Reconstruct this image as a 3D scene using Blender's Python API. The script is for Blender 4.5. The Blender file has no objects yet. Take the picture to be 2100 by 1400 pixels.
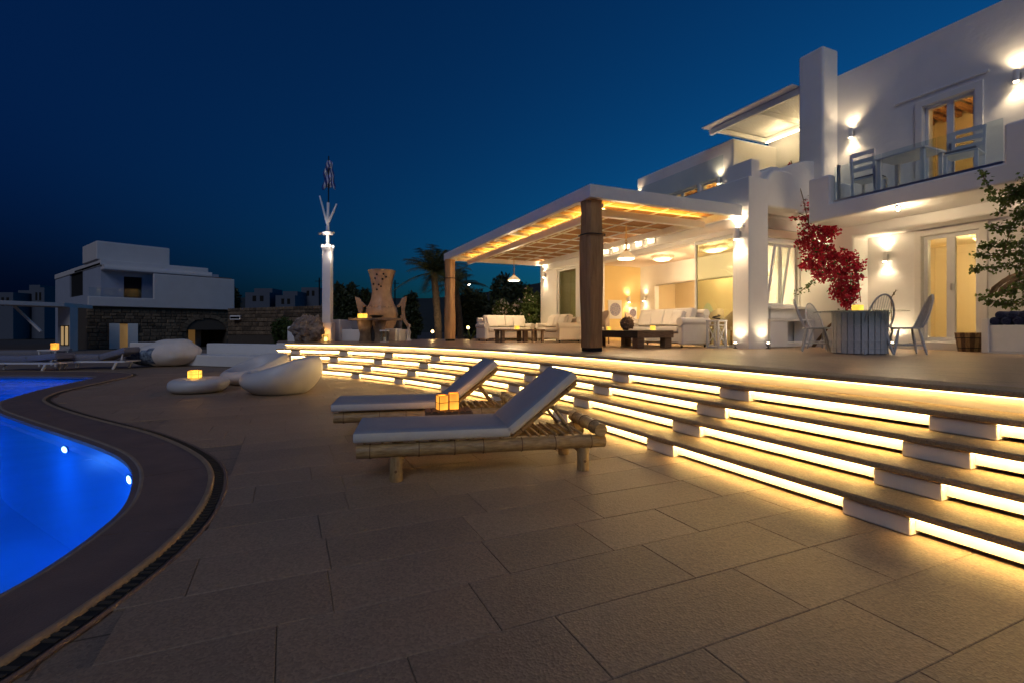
import bpy, bmesh, math, random
from mathutils import Vector, Matrix, noise
from mathutils.geometry import tessellate_polygon
random.seed(7)
R=math.radians; PI=math.pi
sc=bpy.context.scene; COL=sc.collection

# ------------------------------------------------------------------ camera
CAMZ=1.2; FPX=1020.0; HOR=675.0
cd=bpy.data.cameras.new('camera'); cam=bpy.data.objects.new('camera',cd); COL.objects.link(cam)
cam.location=(0,0,CAMZ); cam.rotation_euler=(R(90),0,0)
cd.sensor_width=36; cd.lens=36*FPX/2100; cd.shift_y=-(700-HOR)/2100; cd.clip_end=3000; cd.clip_start=.05
sc.camera=cam
# ------------------------------------------------------------------ sky, moon-like weak sun, exposure
SUN_AZ=62.0                                  # degrees to the right of the view direction
w=bpy.data.worlds.new('World'); sc.world=w; w.use_nodes=True
nt=w.node_tree; nt.nodes.clear()
sky=nt.nodes.new('ShaderNodeTexSky'); sky.sky_type='NISHITA'; sky.sun_disc=False
sky.sun_elevation=R(-4.0); sky.sun_rotation=R(SUN_AZ); sky.altitude=50; sky.air_density=1.0; sky.dust_density=.2; sky.ozone_density=5.0
bg=nt.nodes.new('ShaderNodeBackground'); bg.inputs['Strength'].default_value=.15
wo=nt.nodes.new('ShaderNodeOutputWorld'); ti=nt.nodes.new('ShaderNodeMix'); ti.data_type='RGBA'; ti.blend_type='MULTIPLY'; ti.inputs[0].default_value=1; ti.inputs[7].default_value=(.10,2.25,1.25,1)   # deep dusk blue
ad=nt.nodes.new('ShaderNodeMix'); ad.data_type='RGBA'; ad.blend_type='ADD'; ad.inputs[0].default_value=1; ad.inputs[7].default_value=(.0001,.0007,.0040,1)      # even night glow of the air
nt.links.new(sky.outputs[0],ti.inputs[6]); nt.links.new(ti.outputs[2],ad.inputs[6]); nt.links.new(ad.outputs[2],bg.inputs[0]); nt.links.new(bg.outputs[0],wo.inputs[0])
sl=bpy.data.lights.new('sun','SUN'); sl.energy=.031; sl.angle=R(25); sl.color=(.82,.86,1.0)
so=bpy.data.objects.new('sun',sl); COL.objects.link(so); so.rotation_euler=(R(52),0,R(-9))
vs=sc.view_settings; vs.view_transform='Standard'; vs.look='None'; vs.exposure=4.0; vs.gamma=1; vs.use_curve_mapping=False
cy=sc.cycles; cy.use_denoising=True; cy.max_bounces=8; cy.transparent_max_bounces=12; cy.sample_clamp_indirect=4.0; cy.sample_clamp_direct=0; cy.caustics_reflective=False; cy.caustics_refractive=False
try: cy.denoiser='OPENIMAGEDENOISE'
except Exception: pass
LK=1/16.0                                    # lamp powers are given for exposure 0; the picture is exposed 4 stops up

# ------------------------------------------------------------------ frames
HA=R(24.3); C0=(1.494,9.525)
Uv=(-math.sin(HA),math.cos(HA)); Vv=(math.cos(HA),math.sin(HA))
def W(v,u): return (C0[0]+v*Vv[0]+u*Uv[0], C0[1]+v*Vv[1]+u*Uv[1])
def W3(v,u,z): p=W(v,u); return (p[0],p[1],z)
def G(px,py,z=0.0):                          # pixel -> point on the level z
    t=(z-CAMZ)*FPX/(HOR-py); return ((px-1050)/FPX*t,t)
def D(px,py,t): return ((px-1050)/FPX*t, t, CAMZ+(HOR-py)/FPX*t)
TZ=.77; RZ=.154
# ------------------------------------------------------------------ materials
MATS={}
def mat(name,col,rough=.6,metal=0,var=0,vscale=6,bump=0,bscale=40,emit=0,ecol=None,spec=.5,col2=None,detail=6,stretch=None,rand=0,alpha=None,trans=0,sub=0,coat=0):
    if name in MATS: return MATS[name]
    m=bpy.data.materials.new(name); m.use_nodes=True; n=m.node_tree.nodes; l=m.node_tree.links
    b=n['Principled BSDF']; b.inputs['Base Color'].default_value=(*col,1); b.inputs['Roughness'].default_value=rough; b.inputs['Metallic'].default_value=metal
    b.inputs['Specular IOR Level'].default_value=spec
    if coat: b.inputs['Coat Weight'].default_value=coat
    tc=n.new('ShaderNodeTexCoord'); mp=n.new('ShaderNodeMapping'); l.new(tc.outputs['Object'],mp.inputs[0])
    if stretch: mp.inputs['Scale'].default_value=stretch
    if var or col2:
        t=n.new('ShaderNodeTexNoise'); t.inputs['Scale'].default_value=vscale; t.inputs['Detail'].default_value=detail; t.inputs['Roughness'].default_value=.6; l.new(mp.outputs[0],t.inputs[0])
        cr=n.new('ShaderNodeValToRGB'); l.new(t.outputs[0],cr.inputs[0])
        c2=col2 or tuple(max(0,c*(1-var)) for c in col)
        cr.color_ramp.elements[0].position=.3; cr.color_ramp.elements[1].position=.7
        cr.color_ramp.elements[0].color=(*c2,1); cr.color_ramp.elements[1].color=(*col,1)
        out=cr.outputs[0]
        if rand:
            oi=n.new('ShaderNodeObjectInfo'); hs=n.new('ShaderNodeHueSaturation'); mr=n.new('ShaderNodeMapRange')
            l.new(oi.outputs['Random'],mr.inputs[0]); mr.inputs[3].default_value=1-rand; mr.inputs[4].default_value=1+rand
            l.new(mr.outputs[0],hs.inputs['Value']); l.new(out,hs.inputs['Color']); out=hs.outputs[0]
        l.new(out,b.inputs['Base Color'])
    if bump:
        t2=n.new('ShaderNodeTexNoise'); t2.inputs['Scale'].default_value=bscale; t2.inputs['Detail'].default_value=5; l.new(mp.outputs[0],t2.inputs[0])
        bp=n.new('ShaderNodeBump'); bp.inputs['Strength'].default_value=bump; bp.inputs['Distance'].default_value=.02; l.new(t2.outputs[0],bp.inputs['Height']); l.new(bp.outputs[0],b.inputs['Normal'])
    if emit:
        b.inputs['Emission Color'].default_value=(*(ecol or col),1); b.inputs['Emission Strength'].default_value=emit*LK
    if sub: b.inputs['Subsurface Weight'].default_value=sub
    if trans: b.inputs['Transmission Weight'].default_value=trans
    MATS[name]=m; return m
def glassmat(name,tint=(1,1,1),rough=0.0,refl=1.0,ior=1.5):
    m=bpy.data.materials.new(name); m.use_nodes=True; n=m.node_tree.nodes; l=m.node_tree.links; n.clear()
    o=n.new('ShaderNodeOutputMaterial'); t=n.new('ShaderNodeBsdfTransparent'); t.inputs[0].default_value=(*tint,1)
    g=n.new('ShaderNodeBsdfGlossy'); g.inputs['Roughness'].default_value=rough; f=n.new('ShaderNodeLayerWeight'); f.inputs[0].default_value=.5; pw=n.new('ShaderNodeMath'); pw.operation='POWER'; pw.inputs[1].default_value=5; l.new(f.outputs['Facing'],pw.inputs[0])
    mx=n.new('ShaderNodeMixShader'); mu=n.new('ShaderNodeMath'); mu.operation='MULTIPLY_ADD'; mu.inputs[1].default_value=.94*refl; mu.inputs[2].default_value=.035*refl; mu.use_clamp=True
    l.new(pw.outputs[0],mu.inputs[0]); l.new(mu.outputs[0],mx.inputs[0]); l.new(t.outputs[0],mx.inputs[1]); l.new(g.outputs[0],mx.inputs[2]); l.new(mx.outputs[0],o.inputs[0])
    MATS[name]=m; return m
M=MATS
mat('plaster',(.80,.79,.77),.85,var=.07,vscale=1.6,bump=.25,bscale=9)
mat('plaster_fine',(.80,.78,.74),.85,var=.06,vscale=3,bump=.12,bscale=25)
mat('cream',(.80,.68,.46),.8,var=.05,vscale=2)
mat('yellow_wall',(.82,.62,.27),.8,var=.05,vscale=2)
mat('ceiling_paint',(.72,.6,.48),.8)
mat('white_paint',(.78,.78,.76),.45,var=.06,vscale=8,bump=.05,bscale=30)
mat('white_metal',(.75,.75,.75),.4)
mat('worn_white',(.62,.64,.66),.6,var=.35,vscale=14,stretch=(6,6,1),bump=.2,bscale=30)
mat('dark_metal',(.03,.03,.035),.4,metal=.8)
mat('steel',(.6,.6,.62),.3,metal=1)
mat('brass',(.55,.36,.14),.35,metal=1)
mat('trunk_wood',(.52,.29,.115),.65,col2=(.32,.165,.062),vscale=5,stretch=(3,3,.35),bump=.8,bscale=14)
mat('reed',(.52,.28,.11),.75,col2=(.30,.15,.055),vscale=18,stretch=(1,14,1),bump=.6,bscale=40)
mat('bamboo',(.50,.36,.17),.45,col2=(.24,.15,.06),vscale=6,stretch=(2,9,9),bump=.15,bscale=20)
mat('bamboo_post',(.46,.33,.16),.5,col2=(.24,.15,.06),vscale=6,stretch=(9,9,2),bump=.15,bscale=20)
mat('bamboo_node',(.16,.09,.04),.7)
mat('old_wood',(.23,.14,.075),.7,col2=(.09,.05,.026),vscale=5,stretch=(1,8,8),bump=.5,bscale=20)
mat('dark_wood',(.028,.02,.015),.55,col2=(.012,.009,.007),vscale=6,bump=.3,bscale=25)
mat('driftwood',(.32,.22,.13),.8,col2=(.12,.07,.04),vscale=4,bump=.9,bscale=9)
mat('canvas',(.66,.65,.60),.9,var=.08,vscale=4,bump=.25,bscale=160)
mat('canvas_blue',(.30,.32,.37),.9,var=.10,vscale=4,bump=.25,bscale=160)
mat('linen',(.74,.69,.62),.95,var=.07,vscale=5,bump=.3,bscale=60)
mat('linen_warm',(.60,.48,.38),.95,var=.1,vscale=6,bump=.3,bscale=60)
mat('grey_fabric',(.22,.22,.25),.95,var=.1,vscale=5,bump=.3,bscale=90)
mat('resin_white',(.62,.62,.62),.4,var=.05,vscale=3)
mat('clay',(.46,.30,.17),.55,col2=(.28,.175,.095),vscale=4,bump=.35,bscale=16,coat=.2)
mat('rock',(.34,.27,.21),.9,col2=(.12,.09,.07),vscale=7,bump=1,bscale=12)
mat('stone_a',(.20,.145,.09),.9,col2=(.09,.062,.04),vscale=6,bump=.8,bscale=14,rand=.45)
mat('mortar',(.09,.072,.055),.95,var=.3,vscale=20)
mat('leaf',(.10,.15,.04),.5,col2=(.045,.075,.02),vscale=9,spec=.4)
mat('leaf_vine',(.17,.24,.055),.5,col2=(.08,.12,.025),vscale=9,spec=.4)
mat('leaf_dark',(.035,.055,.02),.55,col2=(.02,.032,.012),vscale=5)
mat('palm_leaf',(.12,.14,.05),.5,col2=(.06,.075,.028),vscale=3)
mat('bract',(.62,.02,.06),.6,col2=(.34,.008,.03),vscale=9,sub=.0)
mat('petal',(.68,.60,.55),.7)
mat('stem',(.16,.10,.05),.8)
mat('flag_blue',(.02,.05,.22),.8); mat('flag_white',(.6,.62,.66),.8)
mat('towel_blue',(.025,.035,.10),.95,col2=(.012,.017,.05),vscale=12,bump=.8,bscale=60)
mat('pattern_blue',(.30,.38,.45),.9,col2=(.03,.05,.10),vscale=9,detail=2)
mat('print_blue',(.62,.60,.62),.7,col2=(.10,.09,.26),vscale=55,detail=2)
mat('print_dark',(.45,.38,.42),.7,col2=(.05,.035,.08),vscale=45,detail=2)
mat('void',(.008,.007,.006),.9)
mat('gap',(.05,.04,.028),.9)
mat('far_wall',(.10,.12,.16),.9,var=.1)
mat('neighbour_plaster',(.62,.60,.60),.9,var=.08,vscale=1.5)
mat('neighbour_shade',(.36,.40,.50),.9,var=.1,vscale=1)  # darker, bluer copy of the neighbour plaster, with shade put into its colour
mat('soil',(.07,.055,.04),.95,var=.4,vscale=2,bump=.6,bscale=6)
mat('hill',(.03,.035,.025),.95,var=.4,vscale=.3)
mat('pool_tile',(.03,.34,.88),.35,var=.04,vscale=3)
mat('coping',(.20,.135,.105),.62,col2=(.145,.095,.075),vscale=3,bump=.35,bscale=90)
mat('coping_lip',(.34,.245,.155),.6,var=.25,vscale=8,bump=.4,bscale=90)
mat('led',(1,.8,.4),.5,emit=74,ecol=(1,.655,.225))
mat('led_top',(1,.8,.4),.5,emit=36,ecol=(1,.65,.215))
mat('led_cove',(1,.7,.2),.5,emit=42,ecol=(1,.55,.09))
mat('led_warm',(1,.85,.6),.5,emit=14,ecol=(1,.76,.42))
mat('bulb',(1,.9,.7),.5,emit=45,ecol=(1,.80,.52))
mat('bulb_white',(.9,.95,1),.5,emit=60,ecol=(.85,.92,1))
mat('shade_glow',(.9,.8,.6),.5,emit=1.1,ecol=(1,.72,.38))
mat('lantern_glow',(1,.45,.08),.5,emit=1.7,ecol=(1,.36,.035))
mat('lantern_yellow',(1,.6,.12),.5,emit=1.8,ecol=(1,.55,.06))
mat('flame',(1,.6,.15),.5,emit=6,ecol=(1,.55,.12))
mat('pool_lamp',(.8,.95,1),.4,emit=9,ecol=(.42,.78,1))
mat('lit_pane',(1,.75,.3),.5,emit=.09,ecol=(1,.50,.14))
glassmat('glass',(.93,.96,.95)); glassmat('glass_rail',(.86,.92,.94),refl=.8); glassmat('glass_door',(.80,.83,.72),refl=.9); glassmat('glass_dark',(.25,.30,.30),refl=1.2)
def stone_floor(name,c1,c2,joints=True,bw=.82,bh=.41,mortar=.006,rot=0):
    m=bpy.data.materials.new(name); m.use_nodes=True; n=m.node_tree.nodes; l=m.node_tree.links; b=n['Principled BSDF']
    tc=n.new('ShaderNodeTexCoord'); mp=n.new('ShaderNodeMapping'); mp.inputs['Rotation'].default_value=(0,0,rot); l.new(tc.outputs['Object'],mp.inputs[0])
    big=n.new('ShaderNodeTexNoise'); big.inputs['Scale'].default_value=1.1; big.inputs['Detail'].default_value=5; l.new(mp.outputs[0],big.inputs[0])
    fine=n.new('ShaderNodeTexVoronoi'); fine.inputs['Scale'].default_value=95; l.new(mp.outputs[0],fine.inputs[0])
    fn=n.new('ShaderNodeTexNoise'); fn.inputs['Scale'].default_value=210; fn.inputs['Detail'].default_value=2; l.new(mp.outputs[0],fn.inputs[0])
    cr=n.new('ShaderNodeValToRGB'); cr.color_ramp.elements[0].position=.25; cr.color_ramp.elements[1].position=.75; cr.color_ramp.elements[0].color=(*c2,1); cr.color_ramp.elements[1].color=(*c1,1)
    mx=n.new('ShaderNodeMix'); mx.data_type='FLOAT'; mx.inputs[0].default_value=.55; l.new(big.outputs[0],mx.inputs[2]); l.new(fn.outputs[0],mx.inputs[3]); l.new(mx.outputs[0],cr.inputs[0])
    sp=n.new('ShaderNodeMix'); sp.data_type='RGBA'; sp.blend_type='MULTIPLY'; sp.inputs[0].default_value=.75; l.new(cr.outputs[0],sp.inputs[6])
    vr=n.new('ShaderNodeMapRange'); l.new(fine.outputs['Color'],vr.inputs[0]); vr.inputs[3].default_value=.62; vr.inputs[4].default_value=1.3; l.new(vr.outputs[0],sp.inputs[7])
    out=sp.outputs[2]
    oi=n.new('ShaderNodeObjectInfo'); hs=n.new('ShaderNodeHueSaturation'); mr=n.new('ShaderNodeMapRange'); l.new(oi.outputs['Random'],mr.inputs[0]); mr.inputs[3].default_value=.90; mr.inputs[4].default_value=1.08
    l.new(mr.outputs[0],hs.inputs['Value']); l.new(out,hs.inputs['Color']); out=hs.outputs[0]
    if joints:
        br=n.new('ShaderNodeTexBrick'); br.inputs['Scale'].default_value=1; br.inputs['Brick Width'].default_value=bw; br.inputs['Row Height'].default_value=bh; br.inputs['Mortar Size'].default_value=mortar
        l.new(mp.outputs[0],br.inputs[0]); br.inputs['Color1'].default_value=(1,1,1,1); br.inputs['Color2'].default_value=(.88,.88,.88,1); br.inputs['Mortar'].default_value=(.35,.33,.3,1)
        jm=n.new('ShaderNodeMix'); jm.data_type='RGBA'; jm.blend_type='MULTIPLY'; jm.inputs[0].default_value=1; l.new(out,jm.inputs[6]); l.new(br.outputs[0],jm.inputs[7]); out=jm.outputs[2]
    l.new(out,b.inputs['Base Color']); b.inputs['Roughness'].default_value=.62
    bp=n.new('ShaderNodeBump'); bp.inputs['Strength'].default_value=.35; bp.inputs['Distance'].default_value=.004; l.new(fine.outputs['Distance'],bp.inputs['Height']); l.new(bp.outputs[0],b.inputs['Normal'])
    MATS[name]=m; return m
stone_floor('paver',(.35,.25,.165),(.25,.175,.115),joints=False)
stone_floor('deck_far',(.30,.215,.145),(.21,.15,.10),rot=-HA)
stone_floor('grout',(.12,.10,.08),(.08,.065,.05),joints=False)
stone_floor('tread',(.42,.315,.18),(.30,.22,.125),joints=False)
stone_floor('terrace',(.44,.29,.175),(.33,.21,.125),bw=.82,bh=.82,mortar=.007)
MATS['terrace'].node_tree.nodes['Principled BSDF'].inputs['Roughness'].default_value=.36
# water: mirror-like surface with small waves over a clear body
wm=bpy.data.materials.new('water'); wm.use_nodes=True; n=wm.node_tree.nodes; l=wm.node_tree.links; n.clear()
o=n.new('ShaderNodeOutputMaterial'); t=n.new('ShaderNodeBsdfTransparent'); t.inputs[0].default_value=(.80,.90,1,1); g=n.new('ShaderNodeBsdfGlossy'); g.inputs['Roughness'].default_value=.03
f=n.new('ShaderNodeLayerWeight'); f.inputs[0].default_value=.5; pw=n.new('ShaderNodeMath'); pw.operation='POWER'; pw.inputs[1].default_value=5; l.new(f.outputs['Facing'],pw.inputs[0]); mu=n.new('ShaderNodeMath'); mu.operation='MULTIPLY_ADD'; mu.inputs[1].default_value=.9; mu.inputs[2].default_value=.02; l.new(pw.outputs[0],mu.inputs[0]); mx=n.new('ShaderNodeMixShader'); tc=n.new('ShaderNodeTexCoord'); ns=n.new('ShaderNodeTexNoise'); ns.inputs['Scale'].default_value=2.2; ns.inputs['Detail'].default_value=2
bp=n.new('ShaderNodeBump'); bp.inputs['Strength'].default_value=.12; bp.inputs['Distance'].default_value=.05
l.new(tc.outputs['Object'],ns.inputs[0]); l.new(ns.outputs[0],bp.inputs['Height']); l.new(bp.outputs[0],g.inputs['Normal']); l.new(bp.outputs[0],f.inputs['Normal'])
l.new(mu.outputs[0],mx.inputs[0]); l.new(t.outputs[0],mx.inputs[1]); l.new(g.outputs[0],mx.inputs[2]); l.new(mx.outputs[0],o.inputs[0]); MATS['water']=wm

for nm in('lantern_glow','lantern_yellow','shade_glow'):
    nt_=MATS[nm].node_tree; b=nt_.nodes['Principled BSDF']; tc=nt_.nodes.new('ShaderNodeTexCoord'); ns=nt_.nodes.new('ShaderNodeTexNoise'); ns.inputs['Scale'].default_value=9; ns.inputs['Detail'].default_value=3; mr=nt_.nodes.new('ShaderNodeMapRange')
    e=b.inputs['Emission Strength'].default_value; mr.inputs[1].default_value=.3; mr.inputs[2].default_value=.7; mr.inputs[3].default_value=e*.45; mr.inputs[4].default_value=e*1.25
    nt_.links.new(tc.outputs['Object'],ns.inputs[0]); nt_.links.new(ns.outputs[0],mr.inputs[0]); nt_.links.new(mr.outputs[0],b.inputs['Emission Strength'])
for nm in('leaf','leaf_vine','palm_leaf','bract','petal'):
    nt_=MATS[nm].node_tree; b=nt_.nodes['Principled BSDF']; o_=nt_.nodes['Material Output']; tl=nt_.nodes.new('ShaderNodeBsdfTranslucent'); mx_=nt_.nodes.new('ShaderNodeMixShader'); mx_.inputs[0].default_value=.4
    if b.inputs['Base Color'].is_linked: nt_.links.new(b.inputs['Base Color'].links[0].from_socket,tl.inputs[0])
    else: tl.inputs[0].default_value=b.inputs['Base Color'].default_value
    nt_.links.new(b.outputs[0],mx_.inputs[1]); nt_.links.new(tl.outputs[0],mx_.inputs[2]); nt_.links.new(mx_.outputs[0],o_.inputs[0])
# ------------------------------------------------------------------ mesh builder
class MB:
    def __init__(s): s.v=[]; s.f=[]; s.m=[]; s.cur=0
    def add(s,vs,fs,T=None):
        b=len(s.v); s.v+= [tuple(T@Vector(p)) if T else tuple(p) for p in vs]; s.f+=[tuple(i+b for i in q) for q in fs]; s.m+=[s.cur]*len(fs); return s
    def box(s,a,b,T=None):
        x0,y0,z0=a; x1,y1,z1=b
        return s.add([(x0,y0,z0),(x1,y0,z0),(x1,y1,z0),(x0,y1,z0),(x0,y0,z1),(x1,y0,z1),(x1,y1,z1),(x0,y1,z1)],[(0,3,2,1),(4,5,6,7),(0,1,5,4),(1,2,6,5),(2,3,7,6),(3,0,4,7)],T)
    def cb(s,c,d,T=None): return s.box([c[i]-d[i]/2 for i in range(3)],[c[i]+d[i]/2 for i in range(3)],T)
    def bar(s,p,q,wd,ht,up=(0,0,1)):
        p=Vector(p);q=Vector(q);d=q-p;L=d.length; z=d.normalized(); upv=Vector(up)
        if abs(z.dot(upv))>.98: upv=Vector((0,1,0))
        x=upv.cross(z).normalized(); y=z.cross(x); T=Matrix((( x.x,y.x,z.x,p.x),(x.y,y.y,z.y,p.y),(x.z,y.z,z.z,p.z),(0,0,0,1)))
        return s.box((-wd/2,-ht/2,0),(wd/2,ht/2,L),T)
    def tube(s,pts,r,n=8,cap=True,closed=False):
        pts=[Vector(p) for p in pts]; m=len(pts); rs=r if isinstance(r,(list,tuple)) else [r]*m; prev=None; rings=[]
        for i,p in enumerate(pts):
            a=pts[(i-1)%m] if (closed or i>0) else p; b=pts[(i+1)%m] if (closed or i<m-1) else p
            t=(b-a).normalized()
            if prev is None:
                u=t.orthogonal().normalized()
            else:
                u=(prev-t*prev.dot(t)); u=u.normalized() if u.length>1e-6 else t.orthogonal().normalized()
            prev=u; vv=t.cross(u); rings.append([p+(u*math.cos(2*PI*k/n)+vv*math.sin(2*PI*k/n))*rs[i] for k in range(n)])
        vs=[q for rg in rings for q in rg]; fs=[]
        for i in range(m if closed else m-1):
            j=(i+1)%m
            for k in range(n): fs.append((i*n+k,i*n+(k+1)%n,j*n+(k+1)%n,j*n+k))
        if cap and not closed: fs+= [tuple(range(n-1,-1,-1)),tuple((m-1)*n+k for k in range(n))]
        return s.add(vs,fs)
    def lathe(s,prof,n=24,T=None,wob=None):
        vs=[];fs=[];m=len(prof)
        for i,(r,z) in enumerate(prof):
            for k in range(n):
                a=2*PI*k/n; q=r*(wob(a,z) if wob else 1); vs.append((q*math.cos(a),q*math.sin(a),z))
        for i in range(m-1):
            for k in range(n): fs.append((i*n+k,i*n+(k+1)%n,(i+1)*n+(k+1)%n,(i+1)*n+k))
        fs+=[tuple(range(n-1,-1,-1)),tuple((m-1)*n+k for k in range(n))]
        return s.add(vs,fs,T)
    def prism(s,poly,z0,z1,T=None):
        n=len(poly); return s.add([(x,y,z0) for x,y in poly]+[(x,y,z1) for x,y in poly],[tuple(range(n-1,-1,-1)),tuple(range(n,2*n))]+[(i,(i+1)%n,n+(i+1)%n,n+i) for i in range(n)],T)
    def quad(s,a,b,c,d): return s.add([a,b,c,d],[(0,1,2,3)])
    def solid(s,boxes,holes=()):
        xs=[sorted({round(b[j][i],4) for b in list(boxes)+list(holes) for j in(0,1)}) for i in range(3)]
        inn=lambda b,c:all(b[0][i]-1e-6<c[i]<b[1][i]+1e-6 for i in range(3))
        nx,ny,nz=[len(x)-1 for x in xs]; F={}
        for i in range(nx):
            for j in range(ny):
                for k in range(nz):
                    c=[(xs[0][i]+xs[0][i+1])/2,(xs[1][j]+xs[1][j+1])/2,(xs[2][k]+xs[2][k+1])/2]
                    F[i,j,k]=any(inn(b,c) for b in boxes) and not any(inn(b,c) for b in holes)
        vid={}; vs=[]; fs=[]
        def V(i,j,k):
            if (i,j,k) not in vid: vid[i,j,k]=len(vs); vs.append((xs[0][i],xs[1][j],xs[2][k]))
            return vid[i,j,k]
        for (i,j,k),on in F.items():
            if not on: continue
            g=lambda a,b,c:F.get((a,b,c),False)
            if not g(i-1,j,k): fs.append((V(i,j,k),V(i,j,k+1),V(i,j+1,k+1),V(i,j+1,k)))
            if not g(i+1,j,k): fs.append((V(i+1,j,k),V(i+1,j+1,k),V(i+1,j+1,k+1),V(i+1,j,k+1)))
            if not g(i,j-1,k): fs.append((V(i,j,k),V(i+1,j,k),V(i+1,j,k+1),V(i,j,k+1)))
            if not g(i,j+1,k): fs.append((V(i,j+1,k),V(i,j+1,k+1),V(i+1,j+1,k+1),V(i+1,j+1,k)))
            if not g(i,j,k-1): fs.append((V(i,j,k),V(i,j+1,k),V(i+1,j+1,k),V(i+1,j,k)))
            if not g(i,j,k+1): fs.append((V(i,j,k+1),V(i+1,j,k+1),V(i+1,j+1,k+1),V(i,j+1,k+1)))
        return s.add(vs,fs)
    def mesh(s,name,mats,smooth=None):
        me=bpy.data.meshes.new(name); me.from_pydata(s.v,[],s.f)
        for m in (mats if isinstance(mats,(list,tuple)) else [mats]): me.materials.append(MATS[m] if isinstance(m,str) else m)
        if isinstance(mats,(list,tuple)) and len(mats)>1: me.polygons.foreach_set('material_index',s.m)
        if smooth is not None:
            me.polygons.foreach_set('use_smooth',[True]*len(me.polygons)); me.set_sharp_from_angle(angle=R(smooth))
        me.update(); return me
    def build(s,name,mats,parent=None,smooth=None,bevel=0,seg=2,loc=None,rz=0,subd=0):
        o=bpy.data.objects.new(name,s.mesh(name,mats,smooth)); COL.objects.link(o)
        if parent: o.parent=parent
        if loc: o.location=loc
        o.rotation_euler=(0,0,rz)
        if bevel:
            m=o.modifiers.new('b','BEVEL'); m.width=bevel; m.segments=seg; m.limit_method='ANGLE'; m.angle_limit=R(35)
            if smooth is None:
                o.data.polygons.foreach_set('use_smooth',[True]*len(o.data.polygons)); m.harden_normals=True
        if subd: m=o.modifiers.new('s','SUBSURF'); m.levels=subd; m.render_levels=subd
        return o
def tag(o,label,cat,group=None):
    o['label']=label; o['category']=cat
    if group: o['group']=group
    return o
def kind(o,k): o['kind']=k; return o
def thing(name,label,cat,loc=(0,0,0),rz=0,group=None):
    o=bpy.data.objects.new(name,None); COL.objects.link(o); o.location=loc; o.rotation_euler=(0,0,rz); o.empty_display_size=.1
    return tag(o,label,cat,group)
def copy_tree(o,parent=None):
    c=o.copy(); COL.objects.link(c)
    if parent: c.parent=parent
    for ch in list(o.children): copy_tree(ch,c)
    return c
def dup(o,loc,rz,label,group=None):
    c=copy_tree(o); c.location=loc; c.rotation_euler=(0,0,rz); c['label']=label
    if group: c['group']=group
    return c
def plight(parent,loc,power,col=(1,.74,.43),r=.04):
    L=bpy.data.lights.new('lamp_light','POINT'); L.energy=power*LK; L.color=col; L.shadow_soft_size=r
    o=bpy.data.objects.new('lamp_light',L); COL.objects.link(o); o.location=loc
    if parent: o.parent=parent
    return o
def spot(parent,loc,target,power,col=(1,.75,.45),ang=90,blend=.6,r=.05):
    L=bpy.data.lights.new('lamp_light','SPOT'); L.energy=power*LK; L.color=col; L.shadow_soft_size=r; L.spot_size=R(ang); L.spot_blend=blend
    o=bpy.data.objects.new('lamp_light',L); COL.objects.link(o); o.location=loc
    d=Vector(target)-Vector(loc); o.rotation_euler=d.to_track_quat('-Z','Y').to_euler()
    if parent: o.parent=parent
    return o
def catmull(P,n=10,closed=False):
    out=[];m=len(P)
    for i in range(m if closed else m-1):
        g=lambda j:P[j%m] if closed else P[max(0,min(m-1,j))]
        p0,p1,p2,p3=g(i-1),g(i),g(i+1),g(i+2)
        for k in range(n):
            t=k/n; out.append(tuple(.5*((2*p1[a])+(-p0[a]+p2[a])*t+(2*p0[a]-5*p1[a]+4*p2[a]-p3[a])*t*t+(-p0[a]+3*p1[a]-3*p2[a]+p3[a])*t**3) for a in range(len(p1))))
    if not closed: out.append(tuple(P[-1]))
    return out
def resample(P,step):
    out=[P[0]];acc=0;
    for a,b in zip(P,P[1:]):
        L=math.dist(a,b); 
        while acc+L>=step:
            t=(step-acc)/L; a=tuple(a[i]+(b[i]-a[i])*t for i in range(len(a))); out.append(a); L=math.dist(a,b); acc=0
        acc+=L
    out.append(P[-1]); return out
def normals(P):
    out=[]
    for i in range(len(P)):
        a=P[max(0,i-1)];b=P[min(len(P)-1,i+1)]; d=(b[0]-a[0],b[1]-a[1]); L=math.hypot(*d) or 1; out.append((-d[1]/L,d[0]/L))
    return out
def sheet(name,outer,holes,z,mtl,parent=None):
    polys=[[Vector((x,y,0)) for x,y in p] for p in [outer]+list(holes)]
    tris=tessellate_polygon(polys); vs=[(v.x,v.y,z) for p in polys for v in p]
    mb=MB(); fs=[]
    for t in tris:
        a,b,c=[Vector(vs[i]) for i in t]; fs.append(t if (b-a).cross(c-a).z>0 else t[::-1])
    mb.add(vs,fs); return mb.build(name,mtl,parent)
def inside(p,poly):
    x,y=p;r=False
    for (x1,y1),(x2,y2) in zip(poly,poly[1:]+poly[:1]):
        if (y1>y)!=(y2>y) and x<(x2-x1)*(y-y1)/(y2-y1)+x1: r=not r
    return r

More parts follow.
